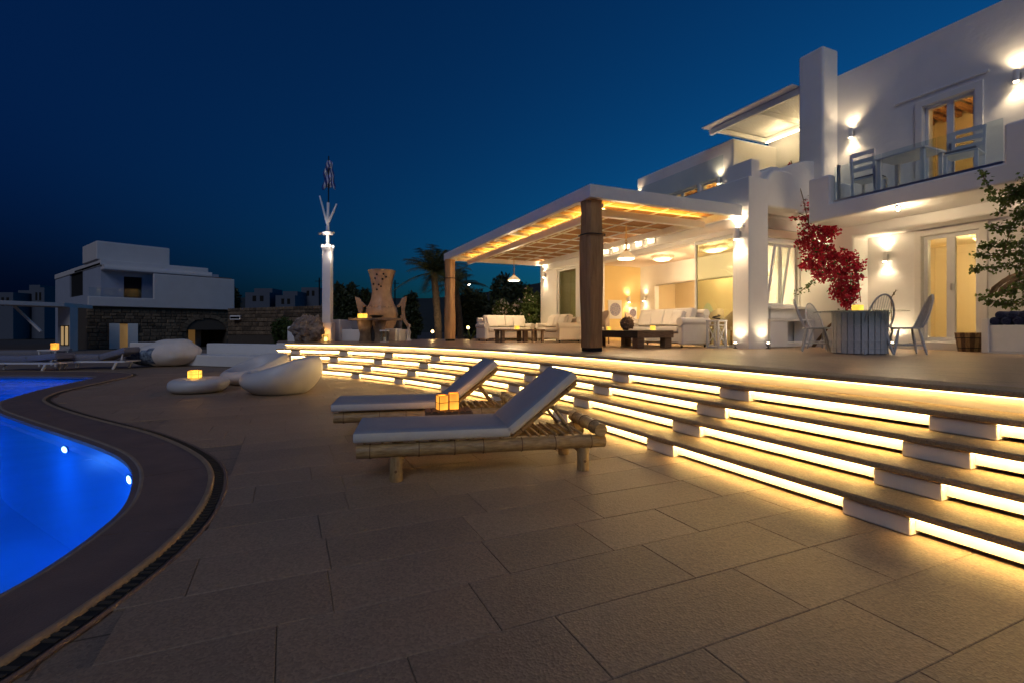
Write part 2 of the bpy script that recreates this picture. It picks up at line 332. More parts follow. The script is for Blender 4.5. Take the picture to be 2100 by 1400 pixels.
# ================================================================== POOL, DECK
pool_in=[(-15.6,12.75),(-13.26,12.9),(-11.4,12.8),(-10.45,12.5),(-9.95,11.4),(-9.3,9.8),(-8.85,8.93),(-8.45,8.25),(-7.62,7.45),(-6.42,6.62),(-5.33,5.91),(-4.43,5.32),(-3.72,4.80),(-3.2,4.29),(-2.81,3.77),(-2.56,3.35),(-2.41,2.95),(-2.32,2.6),(-2.28,2.3),(-2.30,1.7),(-2.7,.6),(-4.2,-.6),(-8,-1.2),(-13,.5),(-16.5,4),(-17.3,9)]
PIN=resample(catmull(pool_in,10,True)+[pool_in[0]],.12)[:-1]
pool_out=[(-15.8,14.0),(-13,14.1),(-11.2,13.9),(-9.95,13.1),(-9.3,11.4),(-8.75,9.75),(-8.3,8.9),(-7.85,8.33),(-6.84,7.5),(-5.58,6.62),(-4.19,5.72),(-3.22,4.94),(-2.63,4.33),(-2.28,3.77),(-2.05,3.26),(-1.90,2.81),(-1.84,2.38),(-1.82,2.02),(-1.83,1.6),(-2.2,.3),(-3.9,-1.2),(-8,-1.9),(-13.5,-.2),(-17.2,3.6),(-18.2,9)]
POUT=resample(catmull(pool_out,10,True)+[pool_out[0]],.12)[:-1]
def hbuild(mb,name,m,**k): return mb.build(name,m,**k)
deck_out=[(-40,-8),(12,-8),(12,30),(-40,30)]
kind(sheet('ground',[(-900,-60),(900,-60),(900,1500),(-900,1500)],[[(-40,-8),(12,-8),(12,30),(-40,30)][::-1]],-.06,'soil'),'structure')
deck=kind(sheet('pool_deck',deck_out,[POUT],-.010,'deck_far'),'structure')
# pool basin
mb=MB(); n=len(PIN); zb=-1.35
mb.add([(x,y,-.02) for x,y in PIN]+[(x,y,zb) for x,y in PIN],[(i,n+i,n+(i+1)%n,(i+1)%n) for i in range(n)])
pool=kind(mb.build('pool','pool_tile',smooth=60),'structure')
sheet('pool_floor',PIN,[],zb,'pool_tile',pool)
kind(sheet('pool_water',PIN,[],-.085,'water'),'structure')
# underwater lamps: round bezel, lens and its light
def pool_lamp(p,label,pw):
    i=min(range(len(PIN)),key=lambda k:math.dist(PIN[k],p)); q=PIN[i]; a=PIN[i-3]; b=PIN[(i+3)%len(PIN)]
    d=Vector((b[0]-a[0],b[1]-a[1])).normalized(); nn=Vector((-d.y,d.x))
    if not inside((q[0]+nn.x*.2,q[1]+nn.y*.2),PIN): nn=-nn
    t=thing('underwater_lamp',label,'lamp',(q[0]+nn.x*.02,q[1]+nn.y*.02,-.21),math.atan2(nn.y,nn.x),'lamps under the pool water')
    T=Matrix.Rotation(R(90),4,'Y'); t.scale=(1,1.35,.55)
    MB().lathe([(.0,-.015),(.075,-.015),(.08,-.01),(.075,-.004),(.0,-.003)],20,T).build('bezel','pool_tile',t,40)
    MB().lathe([(.0,-.002),(.062,-.002),(.05,.004),(.0,.007)],20,T).build('lens','pool_lamp',t,40)
    plight(t,(.45,0,-.35),pw,(.06,.30,1.0),.1); return t
pool_lamp((-5.25,5.85),'round lamp under the blue water, the farther of the two',9)
pool_lamp((-3.55,4.65),'round lamp under the blue water at the near bend of the pool edge',8)
for i,(x,y) in enumerate([(-9.6,6.4),(-5.6,3.2),(-12.6,11.0),(-12.5,3)]):  # extra lamps added on the floor to light the water evenly
    t=thing('underwater_lamp','added fill lamp on the pool floor '+['at the left of the visible water','under the near water left of the bend','under the far arm of the pool','near the hidden far side'][i],'lamp',(x,y,zb),0,'added fill lamps on the pool floor')
    MB().lathe([(0,0),(.12,0),(.12,.03),(.09,.045),(0,.05)],16).build('bezel','steel',t,40); plight(t,(0,0,.95),88 if i!=1 else 48,(.015,.24,1.0),.2)
# coping stones between pool edge and outer lip
def nearest_dir(P,i,k=4):
    a=P[i-k]; b=P[(i+k)%len(P)]; d=Vector((b[0]-a[0],b[1]-a[1])).normalized(); return d
ring=[]                                       # pairs inner/outer by matching fraction between anchors
inner_a=pool_in; outer_a=pool_out
A=catmull(pool_in[:20],12); 
def closest(p,P): return min(P,key=lambda q:(q[0]-p[0])**2+(q[1]-p[1])**2)
IN2=[p for p in resample(catmull(pool_in[:21],12),.10)]
OUT2=[closest(p,POUT) for p in IN2]
# smooth the outer partner points
for _ in range(6):
    OUT2=[OUT2[0]]+[((OUT2[i-1][0]+OUT2[i+1][0])/2,(OUT2[i-1][1]+OUT2[i+1][1])/2) for i in range(1,len(OUT2)-1)]+[OUT2[-1]]
cop=thing('pool_coping','curved brown stone edging around the blue pool','pool edging'); 
def lerp(a,b,t): return (a[0]+(b[0]-a[0])*t,a[1]+(b[1]-a[1])*t)
seg=13
for s0 in range(0,len(IN2)-1,seg):
    s1=min(s0+seg,len(IN2)-1); 
    if s1-s0<2: continue
    mb=MB(); prof=[(0.0,-.085),(-.02,-.05),(-.022,-.01),(0.0,.012),(.06,.015),(.985,.013),(.985,-.03)]
    vs=[];m=len(prof)
    for i in range(s0,s1+1):
        f=.0 if i not in(s0,s1) else (.004 if i==s0 else -.004)
        a=IN2[i];b=OUT2[i]; L=math.dist(a,b) or 1
        if f:
            j=min(max(i+(1 if f>0 else -1),0),len(IN2)-1); a=lerp(a,IN2[j],abs(f)/.1); b=lerp(b,OUT2[j],abs(f)/.1)
        for (q,z) in prof:
            t=q if q>.03 else q/L*3.0
            x,y=lerp(a,b,t); vs.append((x,y,z))
    fs=[]
    for i in range(s1-s0):
        for k in range(m-1): fs.append((i*m+k,(i+1)*m+k,(i+1)*m+k+1,i*m+k+1))
    fs+=[tuple(range(m)),tuple((s1-s0)*m+k for k in range(m-1,-1,-1))]
    mb.add(vs,fs); mb.build('coping_stone','coping',cop,45)
mb=MB(); mb.tube([(x,y,-.012) for x,y in IN2],.028,8); mb.build('inner_nosing','coping_lip',cop,50)
mb=MB(); mb.tube([(x,y,.002) for x,y in OUT2],.026,8); mb.build('outer_nosing','coping_lip',cop,50)
# drain gutter with bars just outside the lip
on=normals(OUT2); sgn=1 if not inside((OUT2[150][0]+on[150][0]*.1,OUT2[150][1]+on[150][1]*.1),POUT) else -1
gut=thing('drain_gutter','narrow dark drain gutter with small bars following the pool edging','drain')
mb=MB(); vs=[];P1=[(p[0]+on[i][0]*sgn*.02,p[1]+on[i][1]*sgn*.02) for i,p in enumerate(OUT2)];P2=[(p[0]+on[i][0]*sgn*.085,p[1]+on[i][1]*sgn*.085) for i,p in enumerate(OUT2)]
m=len(P1); mb.add([(x,y,.004) for x,y in P1]+[(x,y,.004) for x,y in P2],[(i,i+1,m+i+1,m+i) if sgn<0 else (i,m+i,m+i+1,i+1) for i in range(m-1)]); mb.build('channel','void',gut)
mb=MB()
for i in range(0,m-1):
    for f in (0,.5):
        a=lerp(P1[i],P1[i+1],f);b=lerp(P2[i],P2[i+1],f); mb.bar((a[0],a[1],.006),(b[0],b[1],.006),.018,.006)
mb.build('bars','gap',gut)['kind']='stuff'
mb=MB(); P3=[(p[0]+on[i][0]*sgn*.105,p[1]+on[i][1]*sgn*.105) for i,p in enumerate(OUT2)]; mb.tube([(x,y,-.004) for x,y in P3],.014,6); mb.build('outer_frame','coping',gut,50)
PGUT=P3
# pavers, each its own piece (rows run along the house axis)
rowh=.41
pm=[]
for wv in (.82,.62,1.02):
    mb=MB(); a,b=wv/2-.0012,rowh/2-.0012; e=.003
    mb.add([(-a,-b,-.03),(a,-b,-.03),(a,b,-.03),(-a,b,-.03),(-a,-b,-.003),(a,-b,-.003),(a,b,-.003),(-a,b,-.003),(-a+e,-b+e,0),(a-e,-b+e,0),(a-e,b-e,0),(-a+e,b-e,0)],
      [(0,1,5,4),(1,2,6,5),(2,3,7,6),(3,0,4,7),(4,5,9,8),(5,6,10,9),(6,7,11,10),(7,4,8,11),(8,9,10,11)]); pm.append((wv,mb.mesh('paver','paver')))
GPOLY=POUT
cands=[]
rng=random.Random(3)
for r in range(-5,44):
    u=-5.83-.41/2+rowh*r-.41*0
    v=-9.4+rng.choice([0,.2,.41,.6])
    while v<-1.4:
        wv,me=pm[rng.choice([0,0,0,1,2])]; vc=v+wv/2; v+=wv
        x,y=W(vc,u)
        if y<.9 or abs(x)>1.12*y+.6: continue
        cs=[W(vc+sx*wv/2,u+sy*rowh/2) for sx in(-1,1) for sy in(-1,1)]
        if all(inside(c,GPOLY) for c in cs) or any(inside(c,PIN) for c in cs): continue
        cands.append((math.hypot(x,y),x,y,me))
cands.sort(key=lambda c:c[0])
for dd,x,y,me in cands[:300]:
    o=bpy.data.objects.new('paver',me); COL.objects.link(o); o.parent=deck; o.location=(x,y,rng.uniform(-.0012,.0008)); o.rotation_euler=(rng.uniform(-.001,.001),rng.uniform(-.001,.001),HA+rng.uniform(-.0015,.0015))

# ================================================================== TERRACE AND LIT STEPS
base=[(-.67,-9.5),(-.67,-6),(-.67,-3),(-.78,-1),(-1.15,1.2),(-1.75,3.2),(-2.6,5.2),(-3.6,6.9),(-4.6,8.1),(-5.35,8.85)]
B=resample(catmull(base,24),.0973); BN=normals(B)
if BN[5][0]>0: BN=[(-a,-b) for a,b in BN]
def O(i,d): p=B[i]; q=BN[i]; return W(p[0]+q[0]*d,p[1]+q[1]*d)
NB=len(B); T_=.33
steps=kind(thing('terrace_steps','','' ),'structure')
for k in('label','category'): del steps[k]
def strip(mb,i0,i1,prof):                      # sweep a profile [(d,z)] along the curve
    m=len(prof); vs=[]; fs=[]
    for i in range(i0,i1+1):
        for d,z in prof:
            x,y=O(i,d); vs.append((x,y,z))
    for i in range(i1-i0):
        for k in range(m): fs.append((i*m+k,i*m+(k+1)%m,(i+1)*m+(k+1)%m,(i+1)*m+k))
    fs+=[tuple(range(m-1,-1,-1)),tuple((i1-i0)*m+k for k in range(m))]
    mb.add(vs,fs); return mb
PITCH=20                                       # 1.94 m in curve samples
# index where u=-5.94 on the straight part
i0=min(range(NB),key=lambda i:abs(B[i][1]+6.34))
starts=[i for i in range(i0-PITCH*2,NB,PITCH) if i>=0]
for k in range(1,6):
    df=T_*(5-k); zt=RZ*k; th=.045
    # tread slabs
    off={1:7,2:12,3:6,4:14,5:10}[k]
    cuts=[0]+[i for i in range(off,NB-3,PITCH)]+[NB-1]
    for a,b in zip(cuts,cuts[1:]):
        back=df-T_-.16 if k<5 else -.36
        e=.010
        strip(MB(),a,b,[(df+.015,zt-th+e),(df+.015,zt-e),(df+.015-e,zt),(back,zt),(back,zt-th),(df+.015-e,zt-th)]).build('tread_slab','tread',steps,30)
    zb_=RZ*(k-1)
    if k<5:
        # dark core behind the slot, glowing panel above the slot
        strip(MB(),0,NB-1,[(df-.165,zb_-.002),(df-.165,zt-th-.002),(df-.30,zt-th-.002),(df-.30,zb_-.002)]).build('riser_core','gap',steps)
        for j in starts:
            w_=4
            if j+w_<NB-1 and j>=0:
                strip(MB(),j,j+w_,[(df-.004,zb_+.001),(df-.004,zt-th-.001),(df-.16,zt-th-.001),(df-.16,zb_+.001)]).build('riser_block','plaster_fine',steps,30,bevel=.008)
            a=max(0,j+w_); b=min(NB-1,j+PITCH)
            if b-a<3: continue
            strip(MB(),a,b,[(df-.055,zb_+.030),(df-.055,zt-th-.001),(df-.075,zt-th-.001),(df-.075,zb_+.030)]).build('riser_panel','plaster_fine',steps,30)
            strip(MB(),a,b,[(df-.010,zt-th-.006),(df-.010,zt-th-.002),(df-.022,zt-th-.002),(df-.022,zt-th-.006)]).build('led_strip','led',steps)
    else:
        strip(MB(),0,NB-1,[(df-.045,zb_-.002),(df-.045,zt-th-.001),(df-.30,zt-th-.001),(df-.30,zb_-.002)]).build('riser_wall','plaster_fine',steps,30)
        for a,b in zip(cuts,cuts[1:]):
            strip(MB(),a,b,[(df-.010,zt-th-.006),(df-.010,zt-th-.002),(df-.018,zt-th-.002),(df-.018,zt-th-.006)]).build('led_strip','led_top',steps)
# terrace floor behind the edge stones
edge=[O(i,-.355) for i in range(NB)]
tpoly=edge+[W(-5.6,9.6),W(-5.6,13.2),W(16,13.2),W(16,-9.5)]
terr=kind(sheet('terrace_floor',tpoly,[],TZ-.004,'terrace'),'structure')
mb=MB(); pts=[O(NB-1,1.2),O(NB-1,0),O(NB-1,-.36),W(-5.6,9.6),W(-5.6,13.2),W(16,13.2)]
for a,b in zip(pts[2:],pts[3:]): mb.quad((*a,-.1),(*b,-.1),(*b,TZ-.005),(*a,TZ-.005))
mb.build('terrace_side','plaster',terr)

# ================================================================== VILLA
villa=thing('villa','large white plastered two-storey house with lit rooms behind the terrace','house',(C0[0],C0[1],0),HA)
def vb(mb,name,m,smooth=None,bevel=0,seg=2,parent=None): return mb.build(name,m,parent or villa,smooth,bevel,seg)
def bx(v0,v1,u0,u1,z0,z1): return ((min(v0,v1),min(u0,u1),z0),(max(v0,v1),max(u0,u1),z1))
FV=4.1
# living wing: facade with the wide opening and the far window
vb(MB().solid([bx(FV,FV+.35,-.13,9.9,TZ-.1,4.62),bx(FV,FV+.62,-.13,.28,TZ-.1,4.62),bx(FV+.08,FV+.35,-.13,.56,4.5,5.02),bx(FV+.35,13,9.55,9.9,TZ-.1,4.62)],
   [bx(FV-1,FV+1,.32,5.9,TZ-.2,3.40),bx(FV-1,FV+1,7.2,8.58,.95,3.45)]),'wall','plaster',bevel=.045,seg=3)
vb(MB().solid([bx(FV-.05,FV+.1,-.02,9.78,3.50,3.56)]),'ledge','plaster',bevel=.02)
# roof slab of the living wing and the ceiling below it
vb(MB().solid([bx(FV+.36,12.9,.62,9.5,3.72,4.40)]),'roof_slab','plaster')
vb(MB().solid([bx(FV+.352,12.9,.62,9.5,3.52,3.70)]),'ceiling','ceiling_paint')
# kitchen wall with its window, set back from the pillar
vb(MB().solid([bx(4.73,7.0,.60,.85,TZ-.1,4.05)],[bx(5.62,6.80,.5,1,1.78,3.36),bx(5.62,6.80,.5,1,3.45,3.98)]),'wall','plaster',bevel=.03,seg=2)
# upper wall over the kitchen window with a wavy top
top=[(4.46,4.98),(4.62,5.03),(4.8,4.98),(4.95,4.93),(5.1,5.0),(5.3,5.10),(5.5,5.12),(5.62,5.08),(5.8,5.16),(6.1,5.28),(6.5,5.40),(6.84,5.44)]
def wavy(u0,u1,tp,zb,name,bev=.05):
    pol=[(tp[0][0],zb)]+tp+[(tp[-1][0],zb)]
    pol=pol[::-1]
    mb=MB(); n=len(pol)
    mb.add([(v,u0,z) for v,z in pol]+[(v,u1,z) for v,z in pol],[tuple(range(n)),tuple(range(2*n-1,n-1,-1))]+[(i,n+i,n+(i+1)%n,(i+1)%n) for i in range(n)])
    return vb(mb,name,'plaster',bevel=bev,seg=3)
wavy(.22,.62,[(v,z) for v,z in top],4.06,'wavy_wall')
wavy(.02,.215,[(4.46,4.62),(4.7,4.60),(4.86,4.66),(4.98,4.84),(5.12,4.95),(5.5,4.96),(5.75,4.93),(5.95,4.6),(6.02,4.2)],4.04,'wavy_wall',.06)
# right house: lower walls, porch niche, upper walls, chimney stack, parapets
vb(MB().solid([bx(6.83,7.42,-.72,.66,TZ-.1,3.98),bx(6.83,7.42,0,.66,3.9,8.25),bx(6.83,7.42,-9.5,-.72,3.37,3.98),bx(6.83,7.42,-9.5,-3.75,TZ-.1,3.98)]),'wall','plaster',bevel=.06,seg=3)
vb(MB().solid([bx(7.42,7.75,-9.5,.66,TZ-.1,3.99)],[bx(7.3,8,-2.81,-1.82,.95,3.22)]),'wall','plaster')
vb(MB().solid([bx(7.40,7.78,-9.5,.3,3.985,7.60),bx(7.78,13,-.4,-.002,3.985,7.60)],[bx(7.3,8,-2.75,-1.85,4.02,6.05)]),'wall','plaster',bevel=.04,seg=3)
vb(MB().solid([bx(7.8,13,-9.5,-.42,7.25,7.40)]),'roof_slab','plaster')
vb(MB().solid([bx(5.55,6.82,-9.5,-.50,3.60,3.96),bx(5.55,5.76,-1.00,-.50,3.6,4.60),bx(5.55,6.82,-.70,-.50,3.6,4.60),bx(5.55,5.76,-9.5,-3.90,3.6,4.60)]),'balcony_parapet','plaster',bevel=.05,seg=3)
vb(MB().solid([bx(6.84,7.395,-9.5,-.02,3.99,4.01)]),'balcony_floor','plaster_fine')
vb(MB().box((7.36,-2.98,6.30),(7.402,-1.30,6.35)),'moulding','plaster',bevel=.015)
# set back upper rooms on the left
vb(MB().solid([bx(7.4,7.75,3.25,7.94,4.3,7.17),bx(7.4,13,7.6,7.94,4.3,7.17),bx(7.75,9.4,3.25,3.6,4.3,7.17)],[bx(7,8,3.95,4.62,4.42,6.08),bx(7,8,4.78,6.3,4.42,6.08)]),'wall','plaster',bevel=.06,seg=3)
vb(MB().solid([bx(7.78,13,3.62,7.58,6.82,7.0)]),'roof_slab','plaster')
vb(MB().solid([bx(9.4,9.7,.66,3.6,4.3,7.56)],[bx(9,10,.9,3.2,4.5,6.45)]),'wall','plaster',bevel=.05)
vb(MB().solid([bx(7.0,9.39,.665,3.24,4.405,4.44)]),'roof_terrace','plaster_fine')
# rooms behind the openings (walls, ceiling, floor of each)
def room(v0,v1,u0,u1,z0,z1,m,name='interior_wall',skip=()):
    mb=MB(); a=(v0,u0);  
    P=[(v0,u0),(v1,u0),(v1,u1),(v0,u1)]
    for i in range(4):
        if i in skip: continue
        p,q=P[i],P[(i+1)%4]; mb.quad((*p,z0),(*p,z1),(*q,z1),(*q,z0))
    mb.quad((v0,u0,z1),(v0,u1,z1),(v1,u1,z1),(v1,u0,z1)); mb.quad((v0,u0,z0),(v1,u0,z0),(v1,u1,z0),(v0,u1,z0))
    return vb(mb,name,m)
room(7.76,10.5,-5.5,-.6,.80,3.36,'cream',skip=(3,))
room(7.79,10.8,-5.5,-.45,4.015,6.9,'cream',skip=(3,))
room(7.76,10.8,3.62,7.55,4.41,6.78,'cream',skip=(3,))
room(9.71,12,.5,3.4,4.41,6.7,'cream',skip=(3,))
for (v0,v1,ua,ub,z) in((7.85,10.7,-5.4,-.5,6.72),(7.85,10.7,3.7,7.5,6.6)):
    k=ua+.1
    while k<ub:
        vb(MB().box((v0,k,z),(v1,k+.09,z+.12)),'ceiling_beam','reed'); k+=.30
# living room: far wall, back wall with wide arch, room behind it
vb(MB().solid([bx(FV+.352,6.9,7.1,7.3,TZ,3.519)]),'interior_wall','yellow_wall')
vb(MB().solid([bx(6.9,7.1,.87,7.3,TZ,3.519)],[bx(6.8,7.2,2.6,6.3,TZ-.1,2.78)]),'interior_wall','plaster_fine')
vb(MB().solid([bx(8.6,8.8,.87,7.3,TZ,3.519),bx(7.1,8.6,7.1,7.3,TZ,3.519)],[bx(8.5,8.72,5.1,5.75,TZ,2.1)]),'interior_wall','cream')
vb(MB().solid([bx(4.75,8.6,.86,.89,TZ,1.7)]),'interior_wall','cream')
def arch(name,m,vface,uc,hw,z0,zs,zt,th,parent=None,pointed=True):
    pts=[(uc-hw,z0),(uc-hw,zs)]
    for k in range(1,12):
        a=k/12; x=-hw+2*hw*a; pts.append((uc+x, zs+(zt-zs)*(1-abs(x/hw)**1.7 if pointed else math.sqrt(max(0,1-(x/hw)**2)))))
    pts+=[(uc+hw,zs),(uc+hw,z0)]; n=len(pts); mb=MB()
    mb.add([(vface,u,z) for u,z in pts]+[(vface-th,u,z) for u,z in pts],[tuple(range(n)),tuple(range(2*n-1,n-1,-1))]+[(i,n+i,n+(i+1)%n,(i+1)%n) for i in range(n)])
    return vb(mb,name,m)
mat('mint',(.55,.66,.56),.5)
arch('niche_door','mint',8.62,5.42,.30,TZ,1.75,2.15,.05); arch('niche_surround','cream',8.60,5.42,.44,TZ,1.9,2.38,.012)
arch('wall_arch','plaster_fine',6.90,4.45,1.7,2.80,2.82,3.12,.05,pointed=False)
# big sliding glass door beside the opening
def window_v(v,u0,u1,z0,z1,name='window',mull=1,fr=.07,glass='glass',fm='white_metal',dep=.06,handle=True):
    f=MB(); f.box((v,u0,z0),(v+dep,u0+fr,z1)); f.box((v,u1-fr,z0),(v+dep,u1,z1)); f.box((v,u0+fr,z1-fr),(v+dep,u1-fr,z1)); f.box((v,u0+fr,z0),(v+dep,u1-fr,z0+fr))
    for k in range(1,mull):
        c=u0+(u1-u0)*k/mull; f.box((v-.003,c-fr,z0+fr),(v+dep+.003,c+fr,z1-fr))
    o=vb(f,name,fm,bevel=.006)
    for k in range(mull):
        a=u0+fr+(u1-u0-2*fr)*k/mull; b=u0+fr+(u1-u0-2*fr)*(k+1)/mull
        p=MB().box((v+dep*.4,a+.001,z0+fr),(v+dep*.4+.008,b-.001,z1-fr)).build('pane',glass,o)
        if k>0: MB().box((v-.05,a-.03,(z0+z1)/2-.07),(v-.003,a-.01,(z0+z1)/2+.07)).build('handle','steel',o)
    return o
window_v(FV+.12,.325,1.62,TZ+.005,3.395,'glass_door',1,.055,'glass_door')
window_v(FV+.08,7.205,8.575,.955,3.445,'window',1,.06,'glass_door')
window_v(7.47,-2.805,-1.825,.955,3.215,'door',2,.075)
window_v(7.47,-2.745,-1.855,4.025,6.045,'door',2,.06)
window_v(7.5,3.955,4.615,4.425,6.075,'window',1,.06); window_v(7.5,4.785,6.295,4.425,6.075,'window',2,.06)
window_v(9.45,.905,3.195,4.505,6.445,'window',2,.07)
vb(MB().box((7.36,-1.84,.76),(7.5,-2.95,.93)) if False else MB().solid([bx(7.2,7.74,-3.0,-1.65,TZ-.02,.93)]),'door_step','plaster_fine',bevel=.02)
# door surround mouldings
for (ua,ub,z0,zt) in((-2.81,-1.82,.95,3.22),(-2.75,-1.85,4.02,6.05)):
    mb=MB(); v0=7.352 if z0>3 else 7.382
    f_=7.40 if z0>3 else 7.42
    mb.solid([bx(f_-.045,f_+.02,ua-.14,ua-.005,z0,zt+.14),bx(f_-.045,f_+.02,ub+.005,ub+.14,z0,zt+.14),bx(f_-.045,f_+.02,ua-.14,ub+.14,zt+.005,zt+.14)]); vb(mb,'door_surround','plaster_fine',bevel=.012)
# kitchen window (faces the court): fixed light, tilted sash, transom
def window_u(u,v0,v1,z0,z1,name,fr=.05,glass='glass',tilt=0):
    f=MB(); dep=.05
    f.box((v0,u,z0),(v0+fr,u+dep,z1)); f.box((v1-fr,u,z0),(v1,u+dep,z1)); f.box((v0+fr,u,z1-fr),(v1-fr,u+dep,z1)); f.box((v0+fr,u,z0),(v1-fr,u+dep,z0+fr))
    o=vb(f,name,'white_metal',bevel=.005)
    MB().box((v0+fr,u+.02,z0+fr),(v1-fr,u+.028,z1-fr)).build('pane',glass,o)
    if tilt: o.location=(0,0,0)
    return o
window_u(.66,5.625,6.795,3.455,3.975,'window',.04)
window_u(.70,5.625,6.21,1.785,3.355,'window'); window_u(.70,6.215,6.795,1.785,3.355,'window')
w2=window_u(-.025,-.29,.29,0,1.5,'window'); w2.location=(5.92,.66,1.80); w2.rotation_euler=(R(9),0,0)
vb(MB().box((5.5,.42,1.70),(6.85,.599,1.765)),'window_sill','plaster_fine',bevel=.015)
# kitchen counter under the window
ck=thing('outdoor_counter','low white masonry counter under the kitchen window','counter',W3(5.75,.1,TZ),HA)
MB().solid([bx(-.6,.95,.05,.45,0,.12),bx(-.6,.0,.05,.45,.12,.62),bx(.75,.95,.05,.45,.12,.62)]).build('base','plaster',ck,bevel=.02); MB().box((-.62,.03,.621),(.97,.46,.67)).build('counter_top','plaster_fine',ck,bevel=.01)
MB().box((-.1,.44,.70),(.85,.48,.93)).build('splash_panel','white_paint',ck)
# glass balustrades
def rail(v,u0,u1,z0,z1,n,name='balustrade'):
    o=vb(MB().box((v-.03,u0,z0),(v+.03,u1,z0+.05)),name,'steel')
    for k in range(n):
        a=u0+(u1-u0)*k/n+.008; b=u0+(u1-u0)*(k+1)/n-.008
        MB().box((v-.006,a,z0+.05),(v+.006,b,z1)).build('glass_panel','glass_rail',o)
    return o
rail(FV+.15,.72,9.4,4.625,5.38,6); rail(5.66,-3.86,-1.03,3.965,4.74,3)
o=vb(MB().box((5.72,-1.075,3.97),(5.80,-1.045,4.80)),'rail_post','steel')
# slatted canopy over the upper terrace with a light strip
can=thing('slatted_canopy','white slatted sun canopy above the upper terrace left of the chimney stack','canopy',(C0[0],C0[1],0),HA)
MB().solid([bx(6.95,7.06,.70,3.78,7.36,7.52),bx(9.12,9.22,.70,3.62,7.36,7.52),bx(7.06,9.12,3.46,3.56,7.36,7.50),bx(7.06,9.12,.70,.80,7.36,7.50),bx(7.06,9.12,2.0,2.1,7.36,7.50)]).build('frame','white_paint',can,bevel=.01)
k=.70
sm=MB().box((0,0,0),(.06,3.0,.035)).mesh('slat','white_paint'); vv=6.99
while vv<9.15:
    o=bpy.data.objects.new('slat',sm); COL.objects.link(o); o.parent=can; o.location=(vv,.72,7.525); vv+=.085
MB().box((6.7,.74,7.562),(9.25,3.86,7.585)).build('cover','white_paint',can)
MB().box((9.05,.85,7.30),(9.10,3.4,7.335)).build('light_strip','led_warm',can); spot(can,(8.9,1.6,7.1),(8.2,1.8,7.6),25,(1,.72,.36),150); spot(can,(8.9,2.8,7.1),(8.2,2.6,7.6),25,(1,.72,.36),150)

# ---- lamps
def sconce(v,u,z,label,pw=14,group='up and down wall lamps',h=.22,r=.045,down=None,axis='v',up=True):
    t=thing('wall_lamp',label,'wall lamp',W3(v,u,z),HA if axis=='v' else HA+R(90),group)
    MB().box((-.02,-.04,-.06),(0,.04,.06)).build('wall_plate','steel',t)
    MB().bar((-.08,0,0),(-.018,0,0),.03,.03).build('arm','steel',t)
    T=Matrix.Translation((-.10,0,-h/2)); mb=MB(); mb.lathe([(r,0),(r,h),(r-.006,h),(r-.006,h-.02),(0.001,h-.02)],16,T); mb.build('body','white_metal',t,40)
    MB().lathe([(.0,.0),(r-.008,.0),(r-.008,.012),(0,.012)],12,Matrix.Translation((-.10,0,h/2-.019))).build('bulb','bulb',t)
    MB().lathe([(.0,.0),(r-.008,.0),(r-.008,.012),(0,.012)],12,Matrix.Translation((-.10,0,-h/2-.012))).build('bulb','bulb',t)
    if up: spot(t,(-.11,0,h/2+.02),(-.05,0,h/2+1),pw,ang=120,blend=.8)
    spot(t,(-.11,0,-h/2-.03),(-.05,0,-h/2-1),pw if down is None else down,ang=120,blend=.8)
    return t
sconce(7.40,-.37,6.0,'wall lamp on the upper wall between chimney stack and balcony door',26)
sconce(7.40,-3.41,6.0,'wall lamp on the upper wall right of the balcony door',30)
sconce(7.42,-1.12,2.87,'wall lamp in the porch left of the lit ground floor door',22)
sconce(6.83,-3.95,3.02,'wall lamp half hidden by the green creeper at the right',24)
sconce(FV,.12,3.36,'very bright wall lamp on the white pillar at the pergola corner',55,h=.26,r=.06)
sconce(FV,9.45,3.36,'wall lamp at the far end of the facade under the pergola',34)
sconce(6.83,.02,3.05,'wall lamp shining through the red bougainvillea',24)
sconce(7.40,3.73,5.95,'wall lamp on the upper terrace wall beside the glass balustrade',20,down=4)
sconce(7.40,7.78,6.42,'small wall lamp at the far left end of the upper floor',10)
def floor_spot(v,u,label,pw,tv,tu,z=TZ):
    t=thing('floor_spotlight',label,'spotlight',W3(v,u,z),HA,'uplights on the terrace floor')
    MB().lathe([(0,0),(.05,0),(.05,.012),(.012,.02),(.012,.05),(0,.05)],12).build('base','dark_metal',t,40)
    MB().lathe([(.03,.05),(.042,.06),(.045,.12),(.035,.12),(0,.115)],12).build('head','steel',t,40)
    MB().lathe([(0,.121),(.034,.121),(.02,.130),(0,.132)],12).build('bulb','bulb',t)
    spot(t,(0,0,.16),(tv-v,tu-u,1.6),pw,ang=130,blend=.9); return t
floor_spot(FV-.16,.10,'left of the two floor uplights at the foot of the white pillar',22,FV,.10)
floor_spot(FV+.40,-.30,'right of the two floor uplights at the foot of the white pillar',20,FV+.42,-.13)
floor_spot(7.18,-1.35,'floor uplight in the porch behind the round table',26,7.42,-1.35)
